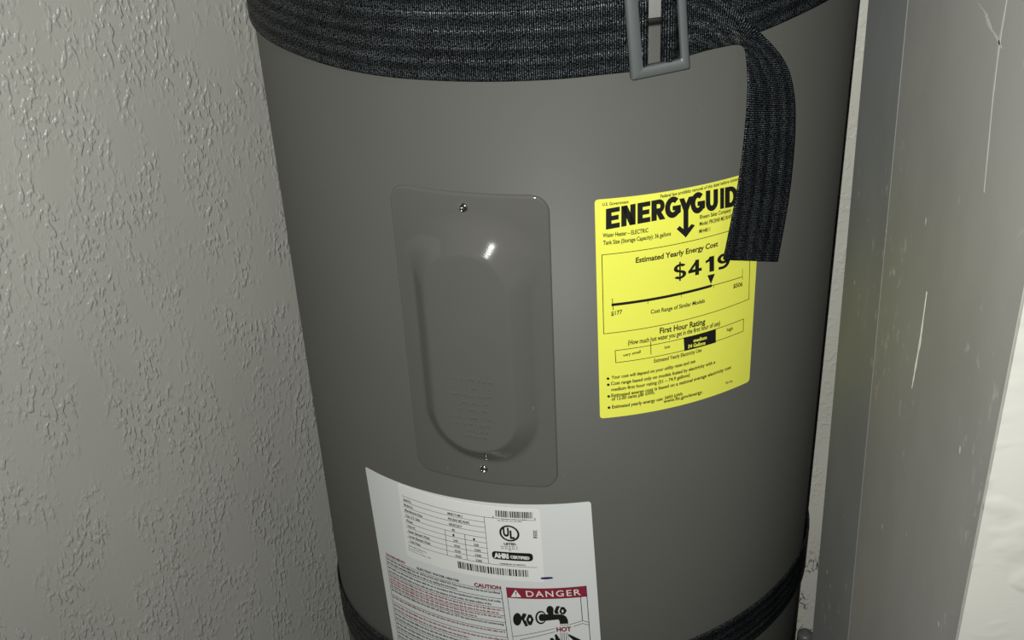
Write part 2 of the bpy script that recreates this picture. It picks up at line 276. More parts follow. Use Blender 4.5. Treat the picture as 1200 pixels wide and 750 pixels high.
RATING = [
('L', 'table_rules', [(-151.45, -626.07), (-70.72, -623.71)], 0.42),
('L', 'table_rules', [(-151.33, -631.8), (-70.59, -629.36)], 0.42),
('L', 'table_rules', [(-151.21, -637.53), (-70.45, -635.01)], 0.42),
('L', 'table_rules', [(-151.09, -643.26), (-70.32, -640.65)], 0.42),
('L', 'table_rules', [(-150.97, -648.99), (-70.19, -646.3)], 0.42),
('L', 'table_rules', [(-150.86, -654.72), (-70.05, -651.95)], 0.42),
('L', 'table_rules', [(-150.74, -660.45), (-69.92, -657.6)], 0.42),
('L', 'table_rules', [(-150.62, -666.18), (-69.78, -663.25)], 0.42),
('L', 'table_rules', [(-150.5, -671.91), (-69.65, -668.89)], 0.42),
('L', 'table_rules', [(-150.38, -677.64), (-69.51, -674.54)], 0.42),
('L', 'table_rules', [(-70.72, -623.71), (-69.51, -674.54)], 0.4),
('L', 'table_rules', [(-70.72, -623.71), (-26.68, -621.72)], 0.42),
('L', 'table_rules', [(-69.51, -674.54), (-27.09, -672.83)], 0.42),
('L', 'table_rules', [(-108.67, -647.41), (-108.41, -675.72)], 0.45),
('L', 'table_rules', [(-89.9, -647.01), (-89.33, -675.32)], 0.45),
('T', 'lettering', 'Serial No.', -150.45, -630.74, -141.46, -630.48, 2.45, 0.03, None),
('T', 'lettering', 'Model No.', -150.2, -636.47, -140.21, -636.17, 2.45, 0.03, None),
('T', 'lettering', 'Manufacture Date', -149.95, -642.19, -130.96, -641.64, 2.45, 0.03, None),
('T', 'lettering', 'Cap. U.S. Gals.', -149.7, -647.92, -133.71, -647.45, 2.45, 0.03, None),
('T', 'lettering', 'Phase', -149.45, -653.64, -142.46, -653.44, 2.45, 0.03, None),
('T', 'lettering', 'Volts AC', -149.2, -659.37, -140.21, -659.11, 2.45, 0.03, None),
('T', 'lettering', 'Upper Element Watts', -148.95, -665.1, -125.46, -664.41, 2.45, 0.03, None),
('T', 'lettering', 'Lower Element Watts', -148.7, -670.82, -125.21, -670.14, 2.45, 0.03, None),
('T', 'lettering', 'Total Watts', -148.45, -676.55, -136.46, -676.2, 2.45, 0.03, None),
('T', 'lettering', 'M481714811', -104.43, -629.4, -90.44, -628.99, 2.45, 0.03, None),
('T', 'lettering', 'PROE40 M2 RH95', -104.43, -635.13, -84.44, -634.54, 2.45, 0.03, None),
('T', 'lettering', '06DEC2017', -104.13, -640.85, -91.64, -640.49, 2.45, 0.03, None),
('T', 'lettering', '40', -101.93, -646.52, -98.93, -646.43, 2.45, 0.03, None),
('T', 'lettering', '1', -101.45, -652.24, -99.75, -652.19, 2.5, 0.02, None),
('T', 'lettering', '1', -82.16, -651.68, -80.46, -651.63, 2.5, 0.02, None),
('T', 'lettering', '240', -101.25, -657.97, -96.75, -657.84, 2.5, 0.02, None),
('T', 'lettering', '208', -81.96, -657.41, -77.46, -657.27, 2.5, 0.02, None),
('T', 'lettering', '4500', -101.05, -663.7, -95.15, -663.52, 2.5, 0.02, None),
('T', 'lettering', '3380', -81.76, -663.13, -75.86, -662.96, 2.5, 0.02, None),
('T', 'lettering', '4500', -100.85, -669.42, -94.95, -669.25, 2.5, 0.02, None),
('T', 'lettering', '3380', -81.56, -668.86, -75.66, -668.69, 2.5, 0.02, None),
('T', 'lettering', '4500', -100.65, -675.15, -94.75, -674.98, 2.5, 0.02, None),
('T', 'lettering', '3380', -81.36, -674.59, -75.46, -674.42, 2.5, 0.02, None),
('T', 'lettering', 'Rheem Sales Company, Inc.', -150.38, -681.66, -130.26, -681.56, 1.15, 0.033, None),
('G', 'lettering', -150.52, -684.37, -133.67, -683.8, 0.9, 7),
('G', 'lettering', -150.55, -686.86, -125.25, -686.51, 0.9, 8),
('B', 'barcode', (-60.51, -614.62), (-28.71, -613.13), (-60.56, -621.45), (-28.65, -619.82), 46, 3),
('B', 'barcode', (-98.96, -679.42), (-35.17, -676.4), (-98.65, -687.22), (-35.06, -684.08), 60, 7),
('G', 'lettering', -55.55, -623.55, -33.8, -622.0, 1.0, 4),
('G', 'lettering', -58.86, -625.65, -37.94, -624.34, 1.0, 5),
('T', 'lettering', '0', -63.36, -623.27, -62.07, -623.2, 1.86, 0.023, None),
('T', 'lettering', '9', -27.77, -621.17, -26.54, -621.25, 1.83, 0.023, None),
('R', 'certification_mark', (-49.44, -637.8), 8.66, 6.91),
('T', 'certification_mark', 'U', -54.84, -641.07, -49.58, -640.93, 8.53, 0.053, None),
('T', 'certification_mark', 'L', -49.11, -642.95, -44.9, -642.88, 7.85, 0.053, None),
('T', 'lettering', 'LISTED', -54.69, -650.94, -44.08, -650.09, 2.33, 0.053, None),
('G', 'lettering', -57.4, -653.41, -41.3, -651.94, 1.0, 4),
('G', 'lettering', -57.18, -655.49, -41.39, -654.06, 1.0, 4),
('G', 'lettering', -50.77, -656.59, -47.23, -656.33, 1.0, 1),
('PILL', 'certified_badge', (-65.94, -659.42), (-30.09, -657.31), (-66.02, -668.27), (-30.18, -666.28)),
('T', 'badge_lettering', 'AHRI', -64.0, -666.12, -51.06, -665.22, 4.62, 0.073, None),
('T', 'badge_lettering', 'CERTIFIED', -49.75, -664.82, -33.12, -664.38, 2.95, 0.053, None),
('T', 'lettering', 'ASSEMBLED IN MEXICO', -59.68, -673.04, -36.58, -671.7, 1.22, 0.043, None),
('T', 'lettering', '3058', -29.04, -632.26, -29.1, -640.77, 3.2, 0.02, 'DOWN'),
('P', 'pen_mark', [(-24.71, -684.58), (-23.49, -683.56), (-19.5, -682.94), (-14.75, -682.66), (-13.43, -683.66), (-14.81, -684.74), (-19.58, -685.54), (-23.4, -685.75)]),
('T', 'red_lettering', 'WARNING', -182.36, -708.39, -157.63, -706.44, 2.27, 0.053, None),
('T', 'lettering', 'ELECTRIC WATER HEATER', -143.5, -705.67, -98.65, -703.51, 2.34, 0.043, None),
('T', 'red_lettering', 'CAUTION', -84.57, -703.95, -59.62, -702.11, 3.84, 0.053, None),
('L', 'warning_rules', [(-182.73, -709.66), (-59.7, -703.7)], 0.45),
('L', 'warning_rules', [(-182.73, -709.66), (-178.94, -838.0)], 0.45),
('L', 'warning_rules', [(-59.7, -703.7), (-52.35, -838.0)], 0.6),
('L', 'warning_rules', [(-182.46, -718.74), (-59.2, -712.78)], 0.55),
('T', 'lettering', 'INSTALLATION AND OPERATION. Follow the instructions in the Use and Care Manual', -140.46, -711.25, -61.0, -707.4, 2.4, 0.032, None),
('G', 'lettering', -181.12, -713.22, -141.46, -711.3, 2.5, 7),
('T', 'lettering', 'by reading the instructions.', -130.19, -714.57, -101.66, -713.19, 2.4, 0.032, None),
('G', 'lettering', -181.01, -717.03, -131.19, -714.62, 2.5, 9),
('L', 'warning_rules', [(-182.14, -729.62), (-58.61, -723.66)], 0.55),
('T', 'lettering', "in accordance with the manufacturer's instructions, local codes,", -125.67, -720.35, -60.46, -717.19, 2.4, 0.032, None),
('G', 'lettering', -180.83, -723.02, -126.66, -720.4, 2.5, 9),
('T', 'lettering', 'in the absence of local codes, the latest edition of the', -126.9, -724.99, -69.85, -722.22, 2.4, 0.032, None),
('G', 'lettering', -180.7, -727.59, -127.9, -725.03, 2.5, 9),
('L', 'warning_rules', [(-181.88, -738.28), (-58.13, -732.32)], 0.55),
('G', 'red_lettering', -180.54, -733.02, -59.92, -727.17, 2.5, 21),
('G', 'red_lettering', -180.43, -736.65, -63.34, -730.98, 2.5, 21),
('L', 'warning_rules', [(-181.65, -746.33), (-57.69, -740.37)], 0.55),
('G', 'red_lettering', -180.29, -741.43, -59.46, -735.58, 2.5, 21),
('G', 'red_lettering', -180.19, -744.81, -83.46, -740.12, 2.5, 17),
('L', 'warning_rules', [(-181.38, -755.47), (-57.19, -749.51)], 0.55),
('T', 'lettering', '125°F may cause severe burns and consume energy', -106.88, -746.37, -58.99, -744.05, 2.4, 0.032, None),
('G', 'lettering', -180.04, -749.91, -107.88, -746.42, 2.5, 13),
('L', 'warning_rules', [(-181.12, -763.95), (-56.73, -757.99)], 0.55),
('G', 'red_lettering', -179.78, -758.79, -58.51, -752.92, 2.5, 22),
('L', 'warning_rules', [(-180.78, -775.45), (-56.1, -769.49)], 0.55),
('G', 'red_lettering', -179.49, -768.47, -57.98, -762.59, 2.5, 22),
('G', 'red_lettering', -179.35, -773.3, -94.21, -769.18, 2.5, 15),
('L', 'warning_rules', [(-180.45, -786.95), (-55.47, -780.99)], 0.55),
('G', 'lettering', -179.15, -779.97, -57.35, -774.07, 2.5, 22),
('G', 'lettering', -179.01, -784.8, -69.28, -779.49, 2.5, 19),
('L', 'warning_rules', [(-180.11, -798.45), (-54.84, -792.49)], 0.55),
('G', 'lettering', -178.81, -791.47, -56.72, -785.56, 2.5, 22),
('G', 'lettering', -178.67, -796.3, -80.9, -791.57, 2.5, 17),
('L', 'warning_rules', [(-179.77, -809.95), (-54.21, -803.99)], 0.55),
('G', 'lettering', -178.47, -802.97, -56.09, -797.05, 2.5, 22),
('G', 'lettering', -178.33, -807.8, -68.08, -802.46, 2.5, 20),
('L', 'warning_rules', [(-179.43, -821.45), (-53.58, -815.49)], 0.55),
('G', 'lettering', -178.13, -814.47, -55.47, -808.53, 2.5, 22),
('G', 'lettering', -177.99, -819.3, -67.48, -813.95, 2.5, 20),
('P', 'danger_header', [(-55.11, -698.74), (14.26, -693.44), (14.57, -705.44), (-54.6, -710.12)]),
('L', 'danger_frame', [(-55.11, -698.74), (-51.76, -760.37), (-51.13, -775.36)], 0.45),
('L', 'danger_frame', [(14.26, -693.44), (17.05, -757.14), (17.72, -772.19)], 0.6),
('L', 'danger_frame', [(-54.74, -710.15), (14.64, -705.36)], 0.4),
('L', 'danger_frame', [(-55.11, -698.74), (14.26, -693.44)], 0.4),
('P', 'header_symbols', [(-51.33, -708.83), (-46.89, -699.88), (-42.09, -707.74)]),
('T', 'header_symbols', 'DANGER', -37.5, -706.71, 9.59, -703.29, 6.63, 0.005, None),
('P', 'header_mark', [(-47.13, -702.21), (-46.0, -702.13), (-46.44, -705.77), (-46.94, -705.84)]),
('P', 'header_mark', [(-46.35, -706.86), (-46.37, -706.98), (-46.4, -707.1), (-46.46, -707.22), (-46.53, -707.32), (-46.61, -707.39), (-46.7, -707.45), (-46.8, -707.48), (-46.89, -707.48), (-46.98, -707.45), (-47.06, -707.39), (-47.12, -707.32), (-47.17, -707.22), (-47.2, -707.11), (-47.2, -706.98), (-47.19, -706.86), (-47.15, -706.74), (-47.09, -706.62), (-47.02, -706.53), (-46.94, -706.45), (-46.85, -706.39), (-46.75, -706.37), (-46.66, -706.37), (-46.57, -706.39), (-46.49, -706.45), (-46.43, -706.53), (-46.38, -706.62), (-46.35, -706.74)]),
('L', 'tap_picture', [(9.28, -705.55), (10.57, -733.4)], 0.6),
('L', 'tap_picture', [(-1.41, -737.82), (10.57, -733.4), (16.47, -735.81)], 0.55),
('L', 'tap_picture', [(2.59, -739.9), (10.52, -736.69), (16.43, -739.1)], 0.55),
('L', 'tap_picture', [(-51.34, -755.95), (-13.87, -742.27)], 0.55),
('L', 'tap_picture', [(-43.93, -763.91), (-44.93, -758.45), (-13.98, -746.26)], 0.55),
('P', 'tap_picture', [(-42.9, -733.82), (-43.06, -735.52), (-43.42, -737.17), (-43.94, -738.68), (-44.61, -739.98), (-45.38, -741.0), (-46.23, -741.69), (-47.11, -742.02), (-47.97, -741.97), (-48.77, -741.54), (-49.47, -740.75), (-50.04, -739.64), (-50.44, -738.27), (-50.66, -736.71), (-50.68, -735.03), (-50.5, -733.32), (-50.14, -731.66), (-49.61, -730.15), (-48.94, -728.85), (-48.16, -727.83), (-47.32, -727.14), (-46.44, -726.82), (-45.59, -726.88), (-44.8, -727.32), (-44.1, -728.11), (-43.54, -729.22), (-43.14, -730.59), (-42.92, -732.15)]),
('P', 'tap_picture', [(-44.09, -733.33), (-41.45, -726.39), (-38.15, -726.9), (-39.13, -730.31), (-40.53, -733.31), (-39.7, -735.56), (-40.82, -740.44), (-42.18, -735.42)]),
('P', 'tap_picture', [(-38.91, -733.57), (-36.75, -727.21), (-34.08, -727.38), (-32.02, -732.79), (-34.18, -739.63), (-36.82, -740.12), (-37.99, -737.23)]),
('P', 'tap_picture', [(-40.59, -734.73), (-38.96, -734.99), (-37.28, -740.93), (-40.31, -742.08)]),
('R2', 'tap_picture', [(-20.84, -729.57), (-21.02, -731.34), (-21.43, -733.03), (-22.07, -734.56), (-22.88, -735.87), (-23.84, -736.88), (-24.9, -737.54), (-26.01, -737.82), (-27.1, -737.71), (-28.12, -737.21), (-29.03, -736.34), (-29.77, -735.16), (-30.3, -733.71), (-30.61, -732.06), (-30.67, -730.31), (-30.48, -728.55), (-30.06, -726.84), (-29.42, -725.3), (-28.6, -723.99), (-27.64, -722.97), (-26.58, -722.31), (-25.49, -722.03), (-24.41, -722.15), (-23.39, -722.66), (-22.49, -723.54), (-21.76, -724.73), (-21.22, -726.19), (-20.91, -727.83)], [(-21.75, -729.63), (-21.89, -730.97), (-22.19, -732.26), (-22.66, -733.43), (-23.27, -734.42), (-23.99, -735.19), (-24.77, -735.69), (-25.59, -735.9), (-26.4, -735.81), (-27.16, -735.43), (-27.83, -734.77), (-28.38, -733.86), (-28.78, -732.75), (-29.0, -731.5), (-29.05, -730.17), (-28.91, -728.82), (-28.6, -727.53), (-28.12, -726.35), (-27.51, -725.35), (-26.8, -724.59), (-26.01, -724.08), (-25.2, -723.87), (-24.39, -723.97), (-23.64, -724.36), (-22.97, -725.02), (-22.43, -725.94), (-22.03, -727.04), (-21.8, -728.3)]),
('P', 'tap_picture', [(-21.75, -729.63), (-21.86, -730.61), (-22.1, -731.56), (-22.48, -732.42), (-22.97, -733.15), (-23.54, -733.72), (-24.18, -734.09), (-24.84, -734.25), (-25.49, -734.18), (-26.1, -733.9), (-26.65, -733.42), (-27.09, -732.75), (-27.42, -731.94), (-27.6, -731.03), (-27.64, -730.05), (-27.54, -729.06), (-27.29, -728.11), (-26.91, -727.24), (-26.42, -726.51), (-25.84, -725.94), (-25.21, -725.57), (-24.55, -725.41), (-23.9, -725.48), (-23.29, -725.76), (-22.75, -726.25), (-22.31, -726.92), (-21.98, -727.73), (-21.8, -728.65)]),
('P', 'tap_picture', [(-24.56, -725.79), (-6.83, -725.41), (-3.76, -727.75), (-2.25, -731.51), (-1.8, -736.4), (-9.33, -736.78), (-9.4, -733.86), (-10.45, -731.53), (-23.42, -733.77)]),
('P', 'tap_picture', [(-14.26, -720.61), (-14.37, -721.73), (-14.63, -722.8), (-15.04, -723.77), (-15.57, -724.58), (-16.19, -725.21), (-16.88, -725.61), (-17.6, -725.76), (-18.31, -725.67), (-18.97, -725.33), (-19.56, -724.76), (-20.04, -723.99), (-20.4, -723.05), (-20.6, -722.0), (-20.65, -720.89), (-20.53, -719.76), (-20.26, -718.69), (-19.86, -717.72), (-19.33, -716.9), (-18.7, -716.28), (-18.02, -715.88), (-17.3, -715.72), (-16.6, -715.82), (-15.94, -716.16), (-15.35, -716.74), (-14.87, -717.51), (-14.51, -718.45), (-14.31, -719.5)]),
('P', 'tap_picture', [(-13.96, -722.27), (-11.78, -715.92), (-8.54, -715.87), (-9.79, -718.93), (-10.62, -721.73), (-9.59, -724.78), (-13.06, -725.04)]),
('P', 'tap_picture', [(-9.38, -722.18), (-7.86, -716.6), (-4.91, -717.06), (-2.86, -721.24), (-4.89, -725.41), (-8.21, -725.14)]),
('P', 'tap_picture', [(-19.27, -723.42), (-14.4, -723.22), (-14.46, -725.55), (-19.33, -725.75)]),
('L', 'tap_picture', [(-8.78, -737.15), (-8.69, -739.22)], 0.3),
('L', 'tap_picture', [(-7.67, -737.13), (-7.58, -739.21)], 0.3),
('L', 'tap_picture', [(-6.55, -737.13), (-6.46, -739.2)], 0.3),
('L', 'tap_picture', [(-5.44, -737.13), (-5.34, -739.2)], 0.3),
('L', 'tap_picture', [(-4.32, -737.13), (-4.23, -739.21)], 0.3),
('L', 'tap_picture', [(-3.21, -737.14), (-3.11, -739.22)], 0.3),
('L', 'tap_picture', [(-2.09, -737.15), (-2.0, -739.23)], 0.3),
('L', 'tap_picture', [(-9.31, -747.1), (-9.69, -757.15), (-9.44, -763.89)], 0.3),
('L', 'tap_picture', [(-8.32, -747.09), (-7.86, -757.12), (-8.45, -763.88)], 0.3),
('L', 'tap_picture', [(-7.34, -747.08), (-7.72, -757.12), (-7.46, -763.87)], 0.3),
('L', 'tap_picture', [(-6.36, -747.07), (-5.89, -757.11), (-6.47, -763.86)], 0.3),
('L', 'tap_picture', [(-5.38, -747.07), (-5.75, -757.11), (-5.48, -763.86)], 0.3),
('L', 'tap_picture', [(-4.4, -747.07), (-3.92, -757.12), (-4.5, -763.86)], 0.3),
('L', 'tap_picture', [(-3.42, -747.08), (-3.78, -757.12), (-3.51, -763.87)], 0.3),
('L', 'tap_picture', [(-2.44, -747.09), (-1.96, -757.14), (-2.52, -763.88)], 0.3),
('P', 'tap_picture', [(-14.29, -749.8), (-12.43, -748.78), (-10.18, -754.09), (-7.93, -757.13), (-7.79, -765.81), (-14.86, -765.98), (-13.54, -756.28)]),
('P', 'tap_picture', [(-18.63, -754.1), (-16.07, -753.5), (-13.9, -756.29), (-13.45, -765.93), (-17.56, -761.26)]),
('P', 'tap_picture', [(-1.78, -748.72), (7.92, -755.35), (12.08, -759.64), (11.27, -766.34), (-3.55, -765.8), (2.27, -756.75), (-2.17, -750.62)]),
('P', 'tap_highlight', [(-34.64, -733.07), (-34.68, -733.53), (-34.76, -733.98), (-34.88, -734.39), (-35.02, -734.73), (-35.2, -735.0), (-35.38, -735.17), (-35.57, -735.25), (-35.76, -735.22), (-35.94, -735.08), (-36.09, -734.85), (-36.21, -734.54), (-36.3, -734.15), (-36.34, -733.72), (-36.35, -733.26), (-36.31, -732.8), (-36.23, -732.35), (-36.11, -731.94), (-35.96, -731.6), (-35.79, -731.33), (-35.61, -731.16), (-35.42, -731.09), (-35.23, -731.12), (-35.05, -731.25), (-34.9, -731.48), (-34.78, -731.79), (-34.69, -732.18), (-34.65, -732.61)]),
('P', 'tap_highlight', [(-5.77, -721.5), (-5.8, -721.88), (-5.86, -722.23), (-5.96, -722.55), (-6.09, -722.81), (-6.24, -723.01), (-6.4, -723.13), (-6.57, -723.18), (-6.74, -723.14), (-6.9, -723.01), (-7.04, -722.81), (-7.15, -722.55), (-7.23, -722.23), (-7.28, -721.88), (-7.29, -721.51), (-7.26, -721.13), (-7.2, -720.78), (-7.1, -720.46), (-6.97, -720.2), (-6.82, -720.0), (-6.66, -719.88), (-6.49, -719.83), (-6.32, -719.88), (-6.16, -720.0), (-6.02, -720.2), (-5.91, -720.46), (-5.83, -720.78), (-5.78, -721.13)]),
('T', 'red_lettering', 'HOT', -12.36, -745.93, 0.74, -745.15, 4.83, 0.053, None),
]

# ------------------------------------------------------------------ helpers
def link_mesh(name, verts, faces, mat, parent=None, smooth=False, uvs=None):
    me = bpy.data.meshes.new(name)
    me.from_pydata([tuple(v) for v in verts], [], faces)
    if uvs is not None:
        ul = me.uv_layers.new(name='UVMap')
        for lp in me.loops:
            ul.data[lp.index].uv = uvs[lp.vertex_index]
    if smooth:
        for p in me.polygons:
            p.use_smooth = True
    me.update()
    me.materials.append(mat)
    o = bpy.data.objects.new(name, me)
    COL.objects.link(o)
    if parent is not None:
        o.parent = parent
    return o

def bm_obj(name, bm, mat, parent=None, smooth=False):
    me = bpy.data.meshes.new(name)
    bmesh.ops.recalc_face_normals(bm, faces=bm.faces[:])
    bm.to_mesh(me)
    bm.free()
    if smooth:
        for p in me.polygons:
            p.use_smooth = True
    me.materials.append(mat)
    o = bpy.data.objects.new(name, me)
    COL.objects.link(o)
    if parent is not None:
        o.parent = parent
    return o

def empty(name, loc=(0, 0, 0)):
    o = bpy.data.objects.new(name, None)
    o.location = loc
    o.empty_display_size = 0.1
    COL.objects.link(o)
    return o

def tag(o, label=None, cat=None, group=None, kind=None):
    if label: o['label'] = label
    if cat: o['category'] = cat
    if group: o['group'] = group
    if kind: o['kind'] = kind
    return o

def cyl(s, z, off=0.0):
    """point on the jacket: s = arc length (m) from the front line, z below the camera (m)"""
    t = s / R
    return Vector(((R + off) * math.sin(t), -(R + off) * math.cos(t), Z0 + z))

def box_bm(x0, x1, y0, y1, z0, z1, bevel=0.0):
    bm = bmesh.new()
    bmesh.ops.create_cube(bm, size=1.0)
    for v in bm.verts:
        v.co = Vector(((x0 + x1) / 2 + v.co.x * (x1 - x0), (y0 + y1) / 2 + v.co.y * (y1 - y0), (z0 + z1) / 2 + v.co.z * (z1 - z0)))
    if bevel:
        bmesh.ops.bevel(bm, geom=bm.edges[:], offset=bevel, segments=2, affect='EDGES')
    return bm

def lathe(prof, n=256):
    vs, fs = [], []
    for r, z in prof:
        for i in range(n):
            a = 2 * math.pi * i / n
            vs.append((r * math.sin(a), -r * math.cos(a), z))
    for k in range(len(prof) - 1):
        for i in range(n):
            j = (i + 1) % n
            fs.append((k * n + i, k * n + j, (k + 1) * n + j, (k + 1) * n + i))
    return vs, fs

def sm(a, b, x):
    t = max(0.0, min(1.0, (x - a) / (b - a)))
    return t * t * (3 - 2 * t)

def interp(x, pts):
    if x <= pts[0][0]: return pts[0][1]
    for (a, fa), (b, fb) in zip(pts, pts[1:]):
        if x <= b:
            return fa + (fb - fa) * (x - a) / (b - a)
    return pts[-1][1]

def interp_s(x, pts, w=0.03):
    return sum(interp(x + w * k / 4, pts) for k in range(-4, 5)) / 9

# ------------------------------------------------------------------ materials
def mat(name, col, rough=0.5, metal=0.0, spec=0.5, coat=0.0):
    m = bpy.data.materials.new(name)
    m.use_nodes = True
    b = m.node_tree.nodes['Principled BSDF']
    b.inputs['Base Color'].default_value = (*col, 1)
    b.inputs['Roughness'].default_value = rough
    b.inputs['Metallic'].default_value = metal
    b.inputs['Specular IOR Level'].default_value = spec
    b.inputs['Coat Weight'].default_value = coat
    return m

class NT:
    def __init__(s, m):
        s.t = m.node_tree
        s.b = s.t.nodes['Principled BSDF']
    def n(s, typ, **kw):
        nd = s.t.nodes.new(typ)
        for k, v in kw.items():
            if k.startswith('i_'):
                key = k[2:]
                nd.inputs[int(key) if key.isdigit() else key.replace('_', ' ')].default_value = v
            else:
                setattr(nd, k, v)
        return nd
    def l(s, a, b):
        s.t.links.new(a, b)
    def pos(s, scale):
        g = s.n('ShaderNodeNewGeometry')
        mp = s.n('ShaderNodeMapping')
        mp.inputs['Scale'].default_value = scale
        s.l(g.outputs['Position'], mp.inputs['Vector'])
        return mp.outputs[0]
    def noise(s, vec, scale, detail=2.0, rough=0.5):
        nd = s.n('ShaderNodeTexNoise')
        nd.inputs['Scale'].default_value = scale
        nd.inputs['Detail'].default_value = detail
        nd.inputs['Roughness'].default_value = rough
        s.l(vec, nd.inputs['Vector'])
        return nd.outputs['Fac']
    def ramp(s, fac, a, b, lo=0.0, hi=1.0):
        nd = s.n('ShaderNodeMapRange')
        nd.interpolation_type = 'SMOOTHSTEP'
        nd.inputs['From Min'].default_value = a
        nd.inputs['From Max'].default_value = b
        nd.inputs['To Min'].default_value = lo
        nd.inputs['To Max'].default_value = hi
        s.l(fac, nd.inputs['Value'])
        return nd.outputs[0]
    def math(s, op, a, b=None):
        nd = s.n('ShaderNodeMath', operation=op)
        for i, v in enumerate((a, b)):
            if v is None: continue
            if isinstance(v, (int, float)): nd.inputs[i].default_value = v
            else: s.l(v, nd.inputs[i])
        return nd.outputs[0]
    def mix(s, fac, c0, c1):
        nd = s.n('ShaderNodeMix', data_type='RGBA')
        s.l(fac, nd.inputs[0])
        for i, c in ((6, c0), (7, c1)):
            if isinstance(c, tuple): nd.inputs[i].default_value = (*c, 1)
            else: s.l(c, nd.inputs[i])
        return nd.outputs[2]
    def bump(s, h, strength, dist):
        nd = s.n('ShaderNodeBump')
        nd.inputs['Strength'].default_value = strength
        nd.inputs['Distance'].default_value = dist
        s.l(h, nd.inputs['Height'])
        s.l(nd.outputs[0], s.b.inputs['Normal'])

def wall_mat(name, col, stretch, rough=0.42, amount=0.0016, fine=190.0, stains=False, sheen=0.5, lo=0.50, hi=0.62):
    """painted drywall with a splattered, trowelled texture"""
    m = mat(name, col, rough, spec=sheen)
    t = NT(m)
    p = t.pos(stretch)
    n1 = t.noise(p, fine, 1.2, 0.45)
    n2 = t.noise(p, fine * 0.12, 2.0)
    splat = t.ramp(n1, lo, hi)
    msk = t.ramp(n2, 0.36, 0.58)
    h = t.math('MULTIPLY', splat, msk)
    n3 = t.noise(p, fine * 4.0, 2.0)
    h2 = t.math('ADD', h, t.math('MULTIPLY', n3, 0.10))
    t.bump(h2, 0.85, amount)
    n4 = t.noise(p, 7.0, 3.0)
    c = t.mix(t.ramp(n4, 0.3, 0.7), tuple(v * 0.95 for v in col), tuple(min(1, v * 1.05) for v in col))
    if stains:
        g = t.n('ShaderNodeNewGeometry')
        sx = t.n('ShaderNodeSeparateXYZ')
        t.l(g.outputs['Position'], sx.inputs[0])
        low = t.ramp(sx.outputs['Z'], Z0 - 1.02, Z0 - 0.84, 1.0, 0.0)
        ps = t.pos((1.0, 1.0, 0.5))
        w = t.noise(ps, 120.0, 3.0, 0.6)
        line = t.math('ABSOLUTE', t.math('SUBTRACT', w, 0.5))
        run = t.ramp(line, 0.012, 0.03, 1.0, 0.0)
        patch = t.ramp(t.noise(ps, 45.0, 2.0), 0.47, 0.55)
        st = t.math('MULTIPLY', t.math('MULTIPLY', run, patch), t.ramp(low, 0.05, 0.3))
        c = t.mix(st, c, (0.045, 0.04, 0.032))
    t.l(c, t.b.inputs['Base Color'])
    return m

M_WALL_L = wall_mat('plaster_left', (0.43, 0.43, 0.395), (1.0, 1.0, 0.5), amount=0.0012, fine=235.0, lo=0.47, hi=0.70, sheen=0.7, rough=0.36)
M_WALL_F = wall_mat('plaster_front', (0.345, 0.342, 0.315), (0.6, 1.0, 1.0), amount=0.0008, fine=60.0, lo=0.46, hi=0.66)
M_WALL_R = wall_mat('plaster_right', (0.56, 0.555, 0.50), (1.0, 1.0, 0.8), amount=0.0004, stains=True)
M_FLOOR = wall_mat('concrete', (0.16, 0.155, 0.145), (1, 1, 1), rough=0.8, amount=0.0005)

def jacket_mat(name, col, rough):
    m = mat(name, col, rough, spec=0.22 if rough > 0.3 else 0.45)
    t = NT(m)
    p = t.pos((1, 1, 1))
    t.bump(t.noise(p, 900.0, 2.0), 0.06, 0.0004)
    c = t.mix(t.ramp(t.noise(p, 6.0, 3.0), 0.3, 0.7), tuple(v * 0.97 for v in col), tuple(v * 1.03 for v in col))
    sp = t.ramp(t.noise(p, 230.0, 1.0), 0.80, 0.83)
    c = t.mix(sp, c, tuple(v * 1.5 for v in col))
    t.l(c, t.b.inputs['Base Color'])
    return m
M_JACKET = jacket_mat('grey_enamel', (0.102, 0.1015, 0.0935), 0.5)
M_COVER = jacket_mat('grey_enamel_cover', (0.112, 0.1115, 0.1025), 0.11)
M_LID = mat('pale_grey_enamel', (0.27, 0.27, 0.262), 0.5)
M_BLACK = mat('black_plastic', (0.005, 0.005, 0.0055), 0.5)

def jamb_mat(name, col, rough):
    m = mat(name, col, rough, spec=0.2)
    t = NT(m)
    p = t.pos((1, 1, 0.55))
    big = t.noise(p, 9.0, 4.0, 0.6)
    c = t.mix(t.ramp(big, 0.3, 0.7), tuple(v * 0.92 for v in col), tuple(v * 1.1 for v in col))
    v = t.n('ShaderNodeTexVoronoi')
    v.inputs['Scale'].default_value = 75.0
    t.l(p, v.inputs['Vector'])
    keep = t.ramp(v.outputs['Color'], 0.62, 0.7)
    dot = t.ramp(v.outputs['Distance'], 0.06, 0.12, 1.0, 0.0)
    spk = t.math('MULTIPLY', dot, keep)
    smear = t.math('MULTIPLY', t.ramp(t.noise(p, 130.0, 3.0, 0.65), 0.60, 0.70), t.ramp(t.noise(p, 11.0, 2.0), 0.5, 0.6))
    c = t.mix(t.math('MULTIPLY', smear, 0.55), c, (0.31, 0.31, 0.29))
    c = t.mix(t.math('MULTIPLY', spk, 0.8), c, (0.42, 0.42, 0.39))
    t.l(c, t.b.inputs['Base Color'])
    t.bump(t.math('ADD', spk, t.math('MULTIPLY', t.noise(p, 40.0, 3.0), 0.6)), 0.35, 0.0006)
    return m
M_JAMB = jamb_mat('grey_gloss_paint', (0.188, 0.188, 0.175), 0.55)
M_STOP = jamb_mat('blue_grey_gloss_paint', (0.150, 0.156, 0.157), 0.55)
M_SCUFF = mat('pale_scuff', (0.29, 0.29, 0.27), 0.6)
M_SCRATCH = mat('scratch', (0.6, 0.59, 0.53), 0.5)

